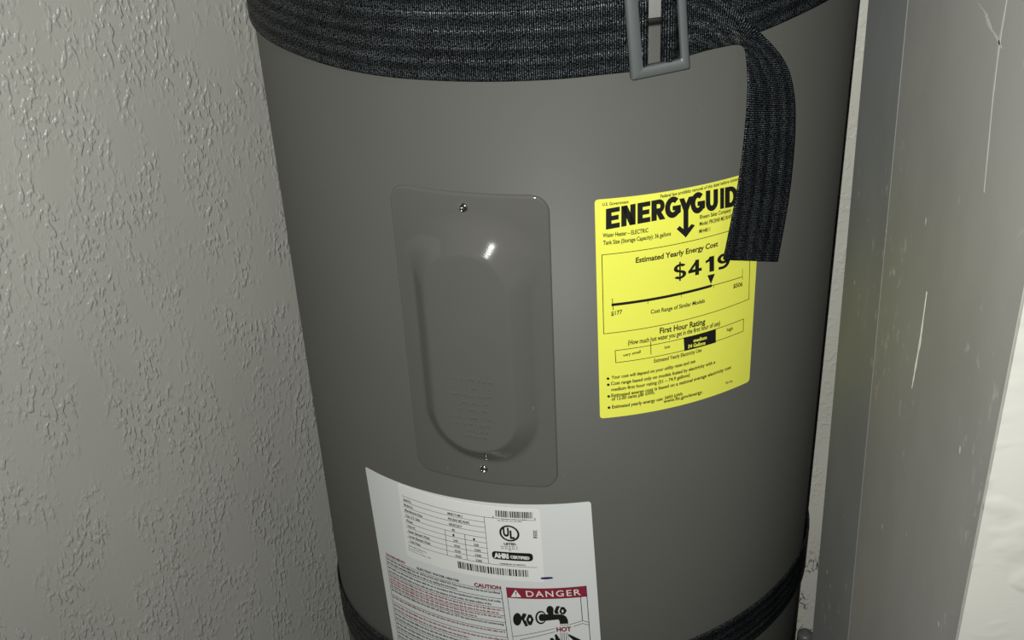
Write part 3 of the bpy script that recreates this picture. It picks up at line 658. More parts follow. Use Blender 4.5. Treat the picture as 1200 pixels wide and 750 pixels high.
def web_mat():
    m = mat('black_webbing', (0.012, 0.013, 0.015), 0.33, spec=0.5)
    t = NT(m)
    uv = t.n('ShaderNodeUVMap')
    uv.uv_map = 'UVMap'
    sx = t.n('ShaderNodeSeparateXYZ')
    t.l(uv.outputs[0], sx.inputs[0])
    U, V = sx.outputs['X'], sx.outputs['Y']
    def wave(expr):
        w = t.n('ShaderNodeMath', operation='MULTIPLY_ADD')
        t.l(t.math('SINE', expr), w.inputs[0])
        w.inputs[1].default_value = 0.5; w.inputs[2].default_value = 0.5
        return w.outputs[0]
    # ribs across the webbing, 1.5 mm apart, broken into stitches, their glint painted in pale thread colour
    rib = wave(t.math('MULTIPLY', U, 2 * math.pi / 0.0015))
    fib = t.noise(uv.outputs[0], 1100.0, 1.0, 0.6)
    band = t.noise(uv.outputs[0], 45.0, 2.0)
    # lanes between the grooves: uneven sheen put into the thread colour
    lane = wave(t.math('MULTIPLY_ADD', V, 2 * math.pi / 0.0105))
    lane.node.inputs[0].links[0].from_node.inputs[0].links[0].from_node.inputs[2].default_value = 0.6
    thread = t.math('MULTIPLY', t.ramp(rib, 0.25, 0.85), t.ramp(fib, 0.40, 0.68))
    thread = t.math('MULTIPLY', thread, t.ramp(lane, 0.0, 1.0, 0.45, 1.0))
    thread = t.math('MULTIPLY', thread, t.ramp(band, 0.3, 0.7, 0.6, 1.0))
    c = t.mix(thread, (0.0022, 0.0026, 0.0030), (0.150, 0.170, 0.183))
    t.l(c, t.b.inputs['Base Color'])
    t.l(t.math('MULTIPLY', thread, 1.8), t.b.inputs['Specular IOR Level'])
    t.bump(t.math('ADD', rib, t.math('MULTIPLY', fib, 0.7)), 0.6, 0.0004)
    return m
M_WEB = web_mat()
M_ZINC = mat('grey_zinc', (0.105, 0.114, 0.118), 0.38, metal=0.2, spec=0.6)
M_CHROME = mat('bright_screw_steel', (0.62, 0.62, 0.6), 0.16, metal=1.0)
M_YELLOW = mat('yellow_label', (0.83, 0.845, 0.11), 0.45, spec=0.3)
M_INK = mat('black_ink', (0.012, 0.012, 0.010), 0.5, spec=0.3)
M_WHITE = mat('white_label', (0.70, 0.72, 0.72), 0.45, spec=0.3)
M_STICKER = mat('white_sticker', (0.80, 0.81, 0.79), 0.45, spec=0.3)
M_RED = mat('red_ink', (0.22, 0.024, 0.036), 0.5, spec=0.3)
M_HDR = mat('danger_red', (0.26, 0.022, 0.042), 0.5, spec=0.3)
M_PEN = mat('blue_pen', (0.012, 0.010, 0.11), 0.5)
M_FRAMING = mat('dark_framing', (0.03, 0.028, 0.025), 0.8)
M_PIPE = mat('grey_pipe', (0.10, 0.10, 0.098), 0.4)

# ------------------------------------------------------------------ the closet
def struct(name, bm, material, parent=None):
    o = bm_obj(name, bm, material, parent)
    if parent is None:
        o['kind'] = 'structure'
    return o

tag(struct('floor', box_bm(-1.2, 1.2, -1.8, 0.42, -0.06, 0.0), M_FLOOR), 'bare grey concrete closet floor', 'floor')
def left_wall():
    # wall angle chosen to catch the flash more evenly; almost touches the tank
    a = math.radians(40)
    d = Vector((math.sin(a), math.cos(a), 0)); n_ = Vector((-d.y, d.x, 0))
    p0 = n_ * 0.2625
    bm = bmesh.new()
    q = [p0 - d * 0.80, p0 + d * 0.40, p0 + d * 0.40 + n_ * 0.1, p0 - d * 0.80 + n_ * 0.1]
    lo = [bm.verts.new((v.x, v.y, 0)) for v in q]; hi = [bm.verts.new((v.x, v.y, 2.4)) for v in q]
    bm.faces.new(lo); bm.faces.new(hi)
    for i in range(4): bm.faces.new((lo[i], lo[(i + 1) % 4], hi[(i + 1) % 4], hi[i]))
    return bm
tag(struct('wall_left', left_wall(), M_WALL_L), 'left closet wall with splattered plaster texture', 'wall')
tag(struct('wall_back', box_bm(-0.40, 0.60, 0.36, 0.42, 0.0, 2.4), M_WALL_R), 'plain closet wall behind the water heater', 'wall')
tag(struct('wall_right', box_bm(0.2585, 0.60, 0.0, 0.36, 0.0, 2.4), M_WALL_R), 'narrow pale wall strip beside the tank with dark drip stains', 'wall')
def front_wall():
    bm = bmesh.new()
    q = [(0.1903, -0.5864), (1.2, -0.5864), (1.2, -0.48), (0.345, -0.48), (0.345, -0.5846), (0.1903, -0.5846)]
    lo = [bm.verts.new((x, y, 0)) for x, y in q]; hi = [bm.verts.new((x, y, 2.4)) for x, y in q]
    bm.faces.new(lo); bm.faces.new(hi)
    for i in range(6): bm.faces.new((lo[i], lo[(i + 1) % 6], hi[(i + 1) % 6], hi[i]))
    return bm
tag(struct('wall_front', front_wall(), M_WALL_F), 'brightly lit textured white wall at the closet opening', 'wall')

def board(name, x0, x1, yn, yf_top, yf_bot, z0, z1, material, near_shift=0.0, bevel=0.0015):
    """upright board; its far edge leans slightly, from yf_top at 0.19 to yf_bot at 0.69 below the camera"""
    def far(z, a, b):
        d = Z0 - z
        return a + (b - a) * (d - 0.19) / 0.5
    bm = bmesh.new()
    vs = []
    for z in (z0, z1):
        f = far(z, yf_top, yf_bot)
        n_ = far(z, yn[0], yn[1])
        vs.append([bm.verts.new(c) for c in ((x0, n_, z), (x1, n_, z), (x1, f, z), (x0, f, z))])
    a, b = vs
    bm.faces.new(a[::-1]); bm.faces.new(b)
    for i in range(4):
        bm.faces.new((a[i], a[(i + 1) % 4], b[(i + 1) % 4], b[i]))
    bmesh.ops.recalc_face_normals(bm, faces=bm.faces[:])
    if bevel:
        bmesh.ops.bevel(bm, geom=bm.edges[:], offset=bevel, segments=2, affect='EDGES')
    return bm
jamb = struct('trim_1', board('trim_1', 0.190, 0.2100, (-0.5845, -0.5845), -0.3812, -0.4286, 0.0, 2.4, M_JAMB, bevel=0.0006), M_JAMB)
tag(jamb, 'scuffed dark grey painted door jamb at right', 'door jamb')
stop = struct('trim_2', board('trim_2', 0.1908, 0.2100, (-0.3782, -0.4256), -0.297, -0.3285, 0.0, 2.4, M_STOP, bevel=0.0004), M_STOP)
tag(stop, 'narrow blue-grey board edging the jamb nearest the tank', 'door stop')
tag(struct('trim_3', box_bm(0.2105, 0.34, -0.5845, -0.345, 0.0, 2.4), M_FRAMING), 'plain framing hidden behind the door jamb', 'framing')

def scar(name, pts, widths, x=0.1899, material=M_SCUFF, label=None):
    """thin raised scar on the jamb face: pts are (y, z below camera)"""
    rnd = random.Random(len(pts) * 7 + int(widths[0] * 1e5))
    L_, R_ = [], []
    dense, dw = [], []
    for (a, wa), (b, wb) in zip(zip(pts, widths), list(zip(pts, widths))[1:]):
        for k in range(8):
            f = k / 8
            dense.append((a[0] + (b[0] - a[0]) * f, a[1] + (b[1] - a[1]) * f)); dw.append(wa + (wb - wa) * f)
    dense.append(pts[-1]); dw.append(widths[-1])
    for (y, z), w in zip(dense, dw):
        j = 0.6 + 0.8 * rnd.random()
        L_.append((x, y - w * j / 2, Z0 + z)); R_.append((x, y + w * j / 2, Z0 + z))
    vs = L_ + R_
    n = len(L_)
    vs += [(v[0] + 0.0003, v[1], v[2]) for v in vs]
    fs = []
    for i in range(n - 1):
        fs.append((i, i + 1, n + i + 1, n + i))
        fs.append((2 * n + i, 2 * n + i + 1, i + 1, i))
        fs.append((n + i, n + i + 1, 3 * n + i + 1, 3 * n + i))
    o = link_mesh(name, vs, fs, material, jamb)
    if label: o['label'] = label
    return o
scar('scratch', [(-0.4725, -0.2955), (-0.4735, -0.325), (-0.4722, -0.343), (-0.4715, -0.356)], [0.0010, 0.0024, 0.0018, 0.0006], material=M_SCRATCH, label='long pale scratch in the grey paint')
scar('scratch', [(-0.5165, -0.120), (-0.5155, -0.150), (-0.518, -0.1735), (-0.526, -0.2165)], [0.0010, 0.0018, 0.0012, 0.0008])
scar('scuff', [(-0.4833, -0.1430), (-0.4943, -0.1445), (-0.502, -0.1488), (-0.510, -0.150), (-0.519, -0.1530)], [0.002, 0.004, 0.005, 0.007, 0.002])

# capped pipe stub low down between tank and wall
def pipe_stub():
    r, zt = 0.0082, Z0 - 0.9690
    prof = [(0.0, 0.002), (r, 0.002), (r, zt - 0.02), (r + 0.0008, zt - 0.02), (r + 0.0008, zt - 0.003), (r - 0.0015, zt), (0.0, zt)]
    vs, fs = lathe(prof, 24)
    vs = [(x + 0.2648, y - 0.035, z) for x, y, z in vs]
    return link_mesh('pipe_stub', vs, fs, M_PIPE, None, True)
tag(pipe_stub(), 'small grey capped pipe end low between tank and wall', 'pipe')

# ------------------------------------------------------------------ the water heater
heater = empty('water_heater', (0, 0, 0))
tag(heater, 'large grey cylindrical electric water heater tank with yellow and white labels', 'water heater')
vs, fs = lathe([(R - 0.008, 0.035), (R, 0.045), (R, Z0 - 0.2150), (R - 0.0015, Z0 - 0.2146), (R - 0.004, Z0 - 0.2146)], 360)
link_mesh('jacket', vs, fs, M_JACKET, heater, True)
vs, fs = lathe([(0.0, 0.001), (R - 0.03, 0.001), (R - 0.006, 0.003), (R - 0.006, 0.036), (R - 0.01, 0.036)], 180)
tag(link_mesh('base_ring', vs, fs, M_BLACK, heater, True), 'black base ring')
vs, fs = lathe([(R - 0.02, Z0 - 0.2160), (R - 0.0035, Z0 - 0.2155), (R - 0.0035, Z0 - 0.2086), (R - 0.02, Z0 - 0.2084)], 360)
tag(link_mesh('seam_gasket', vs, fs, M_BLACK, heater, True), 'thin black seam below the lid')
vs, fs = lathe([(R - 0.02, Z0 - 0.2090), (R - 0.0005, Z0 - 0.2090), (R, Z0 - 0.2086), (R, Z0 - 0.125), (R - 0.004, Z0 - 0.114), (R - 0.012, Z0 - 0.110), (R - 0.08, Z0 - 0.098), (0.0, Z0 - 0.092)], 360)
tag(link_mesh('lid', vs, fs, M_LID, heater, True), 'paler grey lid')

# --- flat artwork bent onto the cylinder
def flat_bm():
    return bmesh.new()

def add_poly(bm, pts):
    n = len(pts)
    vv = [bm.verts.new((p[0] / 1000, p[1] / 1000, 0)) for p in pts]
    if n == 4 or n == 3:
        try:
            if n == 3: bm.faces.new(vv)
            else:
                for tri in tessellate_polygon([[Vector((p[0], p[1], 0)) for p in pts]]):
                    bm.faces.new([vv[i] for i in tri])
        except ValueError:
            pass
        return
    for tri in tessellate_polygon([[Vector((p[0], p[1], 0)) for p in pts]]):
        try: bm.faces.new([vv[i] for i in tri])
        except ValueError: pass

def add_line(bm, pts, w):
    for a, b in zip(pts, pts[1:]):
        a = Vector(a); b = Vector(b)
        d = (b - a).normalized()
        nrm = Vector((-d.y, d.x)) * w / 2
        a = a - d * w * 0.4; b = b + d * w * 0.4
        add_poly(bm, [a + nrm, b + nrm, b - nrm, a - nrm])

def wrap(name, bm, off, material, parent, skirt=0.0, step=0.003, smooth=True):
    xs = [v.co.x for v in bm.verts]
    x = math.floor(min(xs) / step) * step
    while x < max(xs):
        bmesh.ops.bisect_plane(bm, geom=bm.verts[:] + bm.edges[:] + bm.faces[:], plane_co=(x, 0, 0), plane_no=(1, 0, 0), dist=1e-7)
        x += step
    bm.normal_update()
    for f in bm.faces:
        if f.normal.z < 0: f.normal_flip()
    if skirt:
        ed = [e for e in bm.edges if e.is_boundary]
        r = bmesh.ops.extrude_edge_only(bm, edges=ed)
        for g in r['geom']:
            if isinstance(g, bmesh.types.BMVert): g.co.z = -skirt
    for v in bm.verts:
        p = cyl(v.co.x, v.co.y, off + v.co.z)
        v.co = p
    me = bpy.data.meshes.new(name)
    bm.to_mesh(me); bm.free()
    me.materials.append(material)
    o = bpy.data.objects.new(name, me)
    COL.objects.link(o)
    o.parent = parent
    return o

def rounded(corners, rads, n=6):
    """polygon with rounded corners; corners in order"""
    out = []
    k = len(corners)
    for i in range(k):
        p = Vector(corners[i]); a = Vector(corners[i - 1]); b = Vector(corners[(i + 1) % k])
        r = rads[i]
        if r <= 0:
            out.append(p); continue
        da = (a - p).normalized(); db = (b - p).normalized()
        p0 = p + da * r; p1 = p + db * r
        for j in range(n + 1):
            t = j / n
            out.append(p0 * (1 - t) ** 2 + p * 2 * t * (1 - t) + p1 * t * t)
    return [(v.x, v.y) for v in out]

# --- text
TEXT_CACHE = {}
SPACED = {'DANGER': 1.22}
def prepare_texts(items):
    objs = {}
    want = set()
    for it in items:
        if it[0] == 'T':
            want.add((it[2], it[8]))
            if it[9] and it[9] != 'DOWN': want.add((it[9], it[8]))
    want.add(('H', 0))
    for key in want:
        cu = bpy.data.curves.new('t', 'FONT')
        cu.body = key[0]
        cu.size = 1.0
        cu.offset = key[1]
        cu.space_character = SPACED.get(key[0], 1.0)
        cu.resolution_u = 3
        o = bpy.data.objects.new('t', cu)
        COL.objects.link(o)
        objs[key] = o
    bpy.context.view_layer.update()
    dg = bpy.context.evaluated_depsgraph_get()
    for key, o in objs.items():
        ev = o.evaluated_get(dg)
        me = ev.to_mesh()
        vs = [v.co.copy() for v in me.vertices]
        fs = [tuple(p.vertices) for p in me.polygons]
        TEXT_CACHE[key] = (vs, fs)
        ev.to_mesh_clear()
    for o in objs.values():
        cu = o.data
        bpy.data.objects.remove(o, do_unlink=True)
        bpy.data.curves.remove(cu)

def add_text(bm, it, upv=None):
    _, g, text, s0, z0, s1, z1, h, bold, vis = it
    vs, fs = TEXT_CACHE[(text, bold)]
    if not vs: return
    xmin = min(v.x for v in vs)
    ref = TEXT_CACHE[(vis, bold)][0] if vis and vis != 'DOWN' else vs
    W = max(v.x for v in ref) - xmin
    H = max(v.y for v in TEXT_CACHE[('H', 0)][0])
    a = Vector((s0, z0)); d = Vector((s1, z1)) - a
    kx = d.length / W
    d.normalize()
    up = Vector(upv) if upv and vis != 'DOWN' else Vector((-d.y, d.x))
    bv = []
    for v in vs:
        p = a + d * ((v.x - xmin) * kx) + up * (v.y / H * h)
        bv.append(bm.verts.new((p.x / 1000, p.y / 1000, 0)))
    for f in fs:
        try: bm.faces.new([bv[i] for i in f])
        except ValueError: pass

def add_items(items, group, upv=None):
    bm = flat_bm()
    rnd = random.Random(11)
    for it in items:
        if it[1] != group: continue
        k = it[0]
        if k == 'P': add_poly(bm, it[2])
        elif k == 'L': add_line(bm, it[2], it[3])
        elif k == 'T': add_text(bm, it, upv)
        elif k == 'G':          # line of print too small to read: word-length ink marks
            _, g, s0, z0, s1, z1, h, n = it
            a = Vector((s0, z0)); d = Vector((s1, z1)) - a
            L = d.length; d.normalize(); up = Vector((-d.y, d.x))
            x = 0.0
            while x < L - 0.5:
                w = min(L - x, rnd.uniform(0.35, 1.0) * L / max(n, 1) * 1.05)
                nl = max(1, int(w / 1.0))
                for q in range(nl):   # letter strokes
                    xa = x + w * q / nl; xb = xa + w / nl * 0.88
                    hh = h * rnd.choice((0.72, 0.72, 1.0))
                    c0 = a + d * xa; c1 = a + d * xb
                    add_poly(bm, [c0, c1, c1 + up * hh * 0.58, c0 + up * hh * 0.58])
                    c1m = c0 + (c1 - c0) * 0.5
                    add_poly(bm, [c0 + up * hh * 0.58, c1m + up * hh * 0.58, c1m + up * hh, c0 + up * hh])
                x += w + 0.75
        elif k == 'B':
            _, g, tl, tr, bl, br, n, seed = it
            r2 = random.Random(seed)
            tl, tr, bl, br = map(Vector, (tl, tr, bl, br))
            x = 0.0
            while x < 1.0:
                w = r2.choice((1, 1, 2, 3)) / (n * 2.1)
                if x + w > 1: w = 1 - x
                add_poly(bm, [tl.lerp(tr, x), tl.lerp(tr, x + w), bl.lerp(br, x + w), bl.lerp(br, x)])
                x += w + r2.choice((1, 1, 2, 2)) / (n * 2.1)
        elif k == 'R':
            _, g, c, ro, ri = it
            n = 40
            for i in range(n):
                t0 = 2 * math.pi * i / n; t1 = 2 * math.pi * (i + 1) / n
                add_poly(bm, [(c[0] + r * math.cos(t), c[1] + r * math.sin(t)) for r, t in ((ro, t0), (ro, t1), (ri, t1), (ri, t0))])
        elif k == 'R2':
            o, i_ = it[2], it[3]
            n = len(o)
            for i in range(n):
                add_poly(bm, [o[i], o[(i + 1) % n], i_[(i + 1) % n], i_[i]])
        elif k == 'PILL':
            tl, tr, bl, br = it[2:6]
            hgt = (Vector(tl) - Vector(bl)).length
            add_poly(bm, rounded([tl, tr, br, bl], [hgt * 0.45] * 4))
    return bm

def print_parts(items, g, off, mt, parent, lab, upv):
    """one object per line of print, per barcode, per highlight; drawings and rules stay one piece"""
    mine = [i for i in items if i[1] == g]
    if 'lettering' in g and g != 'title_lettering' or g in ('barcode', 'tap_highlight'):
        sets = [[i] for i in mine]
    else:
        sets = [mine]
    for st in sets:
        bm = add_items(st, g, upv)
        if not bm.verts:
            bm.free(); continue
        o = wrap(g, bm, off, mt, parent)
        if lab and len(sets) == 1: o['label'] = lab

prepare_texts(ENERGY + RATING)

# --- yellow energy label
bm = flat_bm()
add_poly(bm, rounded([(25.2, -334.3), (161.0, -334.3), (162.0, -521.3), (27.6, -521.3)], [3, 3, 3, 3]))
energy = wrap('energy_label', bm, 0.00035, M_YELLOW, heater, skirt=0.00035)
tag(energy, 'bright yellow printed energy guide label')
for g, mt, off, lab in (('title_lettering', M_INK, .0005, 'bold black headline with arrow'), ('lettering', M_INK, .0005, 'small black print'),
                        ('cost_heading', M_INK, .0005, None), ('cost_figure', M_INK, .0005, 'large black dollar figure'), ('cost_box', M_INK, .0005, None),
                        ('cost_scale', M_INK, .0005, 'black cost range bar'), ('cost_marker', M_INK, .0005, None), ('rating_heading', M_INK, .0005, None),
                        ('rating_box', M_INK, .0005, None), ('rating_cell', M_INK, .0005, 'solid black cell of the rating box'), ('cell_lettering', M_YELLOW, .00065, 'yellow print on the black cell')):
    print_parts(ENERGY, g, off, mt, energy, lab, (0.0, 1.0))
for it in [i for i in ENERGY if i[1] == 'bullet']:
    wrap('bullet', add_items([it], 'bullet'), .0005, M_INK, energy)

# --- white rating and warning label
bm = flat_bm()
add_poly(bm, rounded([(-196.9, -615.9), (19.4, -602.7), (30.0, -838.0), (-186.5, -849.0)], [2, 3, 2, 2]))
rating = wrap('rating_label', bm, 0.0003, M_WHITE, heater, skirt=0.0003)
tag(rating, 'white rating and warning label')
bm = flat_bm()
add_poly(bm, rounded([(-155.3, -614.6), (-23.0, -610.3), (-21.4, -688.9), (-154.2, -695.0)], [1, 4, 2, 4]))
tag(wrap('data_sticker', bm, 0.0005, M_STICKER, rating, skirt=0.0002), 'whiter data sticker')
for g, mt, off, lab in (('table_rules', M_INK, .00065, None), ('lettering', M_INK, .00065, 'small black print'), ('barcode', M_INK, .00065, 'black barcodes'),
                        ('certification_mark', M_INK, .00065, 'round black letter mark'), ('certified_badge', M_INK, .00065, 'black pill-shaped badge'),
                        ('badge_lettering', M_STICKER, .0008, 'white letters on the badge'), ('pen_mark', M_PEN, .0007, 'short blue pen stroke'),
                        ('red_lettering', M_RED, .00065, 'red print'), ('warning_rules', M_INK, .00065, None), ('danger_header', M_HDR, .00062, 'dark red header band'),
                        ('danger_frame', M_INK, .0007, None), ('header_symbols', M_STICKER, .0008, 'white header letters and warning triangle'), ('header_mark', M_INK, .0009, None),
                        ('tap_picture', M_INK, .0007, 'black drawing of a bath tap and hand'), ('tap_highlight', M_STICKER, .00085, None)):
    print_parts(RATING, g, off, mt, rating, lab, None)

# --- access cover: rounded sheet with a raised pill-shaped dome
CS, CZ0, CZ1 = -0.0680, -0.5870, -0.3285          # centre line, bottom, top
CHW = 0.0613                                      # half width
PS, PZ0, PZ1, PR = -0.0685, -0.5460, -0.3730, 0.0305   # plateau
DOME = 0.0120
def cover_height(s, z):
    # rim: the sheet rolls down to the jacket at its edge
    rc = 0.014
    cz = (CZ0 + CZ1) / 2; hz = (CZ1 - CZ0) / 2
    qx = abs(s - CS) - (CHW - rc); qz = abs(z - cz) - (hz - rc)
    d = -(math.hypot(max(qx, 0), max(qz, 0)) + min(max(qx, qz), 0) - rc)   # distance inside the edge
    d = max(d, 0.0)
    e = 0.0020
    h = 0.0018 * math.sqrt(max(0.0, 1 - (1 - min(d / e, 1)) ** 2))
    # dome
    zc = min(max(z, PZ0 + PR), PZ1 - PR)
    r = math.hypot(s - PS, z - zc) - PR           # distance outside the plateau
    wout = 0.0185
    dz = z - zc
    if dz > 0:
        wout += 0.0115 * sm(0.0, PR, dz)
    wout += 0.004 * sm(-0.005, 0.025, s - PS)
    t = max(0.0, min(1.0, r / wout))
    a, b = 0.08, 0.30 + 0.32 * sm(0.0, 0.8 * PR, dz)            # crisp crest, softer foot, straight slope between
    k = 1 / (1 - a / 2 - b / 2)
    if t < a: f = k * t * t / (2 * a)
    elif t < 1 - b: f = k * (t - a / 2)
    else: f = 1 - k * (1 - t) ** 2 / (2 * b)
    h += DOME * (1 - f)
    return h
def make_cover():
    nu, nv = 110, 210
    rc = 0.014
    vs, fs = [], []
    for j in range(nv + 1):
        # squeeze rows near both ends so that the rolled rim is smooth
        f = j / nv
        f = 0.5 - 0.5 * math.cos(math.pi * f) if False else f
        z = CZ0 + (CZ1 - CZ0) * f
        ends = min(z - CZ0, CZ1 - z)
        hw = CHW if ends >= rc else CHW - rc + math.sqrt(max(0.0, rc * rc - (rc - ends) ** 2))
        for i in range(nu + 1):
            g = -1 + 2 * i / nu
            g = 0.75 * g + 0.25 * math.sin(g * math.pi / 2)
            s = CS + hw * g
            vs.append(cyl(s, z, cover_height(s, z) + 0.0002))
    for j in range(nv):
        for i in range(nu):
            a = j * (nu + 1) + i
            fs.append((a, a + 1, a + nu + 2, a + nu + 1))
    # skirt down to the jacket
    loop = list(range(nu + 1)) + [j * (nu + 1) + nu for j in range(1, nv + 1)] + [nv * (nu + 1) + i for i in range(nu - 1, -1, -1)] + [j * (nu + 1) for j in range(nv - 1, 0, -1)]
    base = len(vs)
    for k in loop:
        v = vs[k]
        q = Vector((v.x, v.y, 0)).normalized() * (R - 0.0003)
        vs.append(Vector((q.x, q.y, v.z)))
    n = len(loop)
    for k in range(n):
        fs.append((loop[(k + 1) % n], loop[k], base + k, base + (k + 1) % n))
    return vs, fs
vs, fs = make_cover()
cover = link_mesh('access_cover', vs, fs, M_COVER, heater, True)
tag(cover, 'grey access cover with raised rounded dome and two screws')

def screw(s, z, turn):
    """pan-head screw with a cross recess, lying on the cover"""
    off = cover_height(s, z) + 0.0001
    n = 24
    prof = [(0.0, 0.0013), (0.0012, 0.0015), (0.0022, 0.0018), (0.0030, 0.0015), (0.0036, 0.0006), (0.0038, 0.0)]
    vs, fs = [], []
    t = s / R
    X = Vector((math.cos(t), math.sin(t), 0)); Y = Vector((0, 0, 1)); N = Vector((math.sin(t), -math.cos(t), 0))
    C = cyl(s, z, off)
    nr = 14
    for i in range(nr + 1):
        r = 0.0038 * i / nr
        for k in range(48):
            a = 2 * math.pi * k / 48
            x, y = r * math.cos(a), r * math.sin(a)
            h = interp(r, prof)
            xr = x * math.cos(turn) - y * math.sin(turn); yr = x * math.sin(turn) + y * math.cos(turn)
            if (abs(xr) < 0.0005 and abs(yr) < 0.0023) or (abs(yr) < 0.0005 and abs(xr) < 0.0023):
                h -= 0.0009
            vs.append(C + X * x + Y * y + N * h)
    for i in range(nr):
        for k in range(48):
            k2 = (k + 1) % 48
            fs.append((i * 48 + k, (i + 1) * 48 + k, (i + 1) * 48 + k2, i * 48 + k2))
    o = link_mesh('screw', vs, fs, M_CHROME, cover, True)
    o['label'] = 'shiny cross-head screw'
screw(-0.0690, -0.3400, 0.5)
screw(-0.0676, -0.5722, 0.9)

# embossed lettering, too worn to read: rows of small raised strokes on the dome
def emboss():
    rnd = random.Random(5)
    bm = bmesh.new()
    rows = [(-0.0810, -0.0500, -0.4790), (-0.0700, -0.0535, -0.4860), (-0.0880, -0.0500, -0.4935), (-0.0780, -0.0520, -0.5005), (-0.0800, -0.0550, -0.5070),
            (-0.0860, -0.0530, -0.5140), (-0.0850, -0.0480, -0.5205), (-0.0750, -0.0580, -0.5265), (-0.0750, -0.0600, -0.5315)]
    for s0, s1, z in rows:
        s = s0
        while s < s1:
            if rnd.random() < 0.82:
                for _ in range(2):
                    w, h = rnd.choice(((0.0022, 0.0014), (0.0012, 0.0030), (0.0012, 0.0030), (0.0018, 0.0014)))
                    ds, dz = rnd.uniform(-0.0004, 0.0004), rnd.uniform(-0.0009, 0.0009)
                    q = []
                    for a, b, k in ((-1, -1, 0), (1, -1, 0), (1, 1, 0), (-1, 1, 0), (-.25, -.25, 1), (.25, -.25, 1), (.25, .25, 1), (-.25, .25, 1)):
                        ss, zz = s + ds + a * w / 2, z + dz + b * h / 2
                        q.append(bm.verts.new(cyl(ss, zz, cover_height(ss, zz) + 0.0001 + k * 0.0007)))
                    bm.faces.new(q[4:])
                    for i in range(4):
                        bm.faces.new((q[i], q[(i + 1) % 4], q[4 + (i + 1) % 4], q[4 + i]))
            s += 0.0024
    return bm
tag(bm_obj('embossed_lettering', emboss(), M_COVER, cover), 'rows of worn embossed lettering')

# ------------------------------------------------------------------ straps
WID, TH = 0.0475, 0.0016
VS = [0.0, 0.02, 0.06, 0.12, 0.18, 0.235, 0.25, 0.262, 0.275, 0.29, 0.35, 0.42, 0.475, 0.49, 0.502, 0.515, 0.53, 0.59, 0.655, 0.67, 0.682, 0.695, 0.71, 0.78, 0.86, 0.93, 0.98, 1.0]
def groove(v):          # v measured from the upper edge
    d = 0.0
    for g in (0.2625, 0.5025, 0.6825):
        d += 0.00030 * math.exp(-((v - g) / 0.014) ** 2)
    e = min(v, 1 - v)
    if e < 0.03: d += 0.0005 * (1 - e / 0.03) ** 2
    return d

def ribbon(name, rails, material, parent, us=None):
    """rails: list of (lower point, upper point, outward normal); thick woven ribbon with grooves"""
    nv = len(VS)
    vs, uvs, fs = [], [], []
    u = 0.0
    prev = None
    for lo, up, nm in rails:
        mid = (lo + up) / 2
        if prev is not None: u += (mid - prev).length
        prev = mid
        wid = (up - lo).length
        for v in VS:
            p = up.lerp(lo, v)
            vs.append(p + nm * (TH / 2 - groove(v))); uvs.append((u, v * wid))
        for v in VS:
            p = up.lerp(lo, v)
            vs.append(p - nm * (TH / 2)); uvs.append((u, v * wid))
    for i in range(len(rails) - 1):
        a = i * 2 * nv; b = (i + 1) * 2 * nv
        for k in range(nv - 1):
            fs.append((a + k, a + k + 1, b + k + 1, b + k))
            fs.append((a + nv + k, b + nv + k, b + nv + k + 1, a + nv + k + 1))
        fs.append((a, b, b + nv, a + nv))
        fs.append((a + nv - 1, a + 2 * nv - 1, b + 2 * nv - 1, b + nv - 1))
    for a in (0, (len(rails) - 1) * 2 * nv):
        for k in range(nv - 1):
            fs.append((a + k, a + nv + k, a + nv + k + 1, a + k + 1))
    return link_mesh(name, vs, fs, material, parent, True, uvs)

def smooth_path(pts, it=2):
    for _ in range(it):          # Chaikin corner cutting, end points kept
        out = [pts[0]]
        for a, b in zip(pts, pts[1:]):
            out.append(tuple(x * .75 + y * .25 for x, y in zip(a, b)))
            out.append(tuple(x * .25 + y * .75 for x, y in zip(a, b)))
        out.append(pts[-1])
        pts = out
    return pts

def plan_rails(path, zlow, wid=WID, flip=1):
    """path: (s, r-R) pairs round the tank; zlow(s) the lower edge"""
    P = []
    for s, r in path:
        q = cyl(s, 0, r); P.append(Vector((q.x, q.y, 0)))
    rails = []
    for i, (s, r) in enumerate(path):
        t = (P[min(i + 1, len(P) - 1)] - P[max(i - 1, 0)]).normalized()
        nm = Vector((t.y, -t.x, 0)) * flip
        z = Z0 + zlow(s)
        rails.append((Vector((P[i].x, P[i].y, z)), Vector((P[i].x, P[i].y, z + wid)), nm))
    return rails

UP_TAB = [(-0.80, -0.228), (-0.45, -0.240), (-0.32, -0.2445), (-0.22, -0.2450), (-0.165, -0.2468), (-0.125, -0.2474), (-0.07, -0.2462), (-0.03, -0.2452), (0.017, -0.2438), (0.05, -0.2415), (0.092, -0.2350), (0.147, -0.2300), (0.18, -0.2258), (0.222, -0.2227), (0.30, -0.2190), (0.45, -0.2180), (0.80, -0.228)]
def zu(s): return interp_s(s, UP_TAB, 0.02)

strap = empty('securing_strap', (0, 0, 0))
tag(strap, 'black webbing strap with metal buckle and dangling tail round tank top', 'strap')
# left run: round the back, along the front, and looped over the buckle's left inner bar
arc_l = [(-0.798 + 0.004 * i, 0.0030) for i in range(208)]
arc_l = [q for q in arc_l if q[0] < 0.024]
loop_l = smooth_path([(0.026, 0.0030), (0.034, 0.0038), (0.043, 0.0056), (0.0490, 0.0072), (0.0520, 0.0095), (0.0528, 0.0125), (0.0548, 0.0146), (0.0572, 0.0140), (0.0584, 0.0110), (0.0578, 0.0072), (0.0545, 0.0046), (0.049, 0.0036)], 2)
ribbon('webbing', plan_rails(arc_l + loop_l, zu), M_WEB, strap)
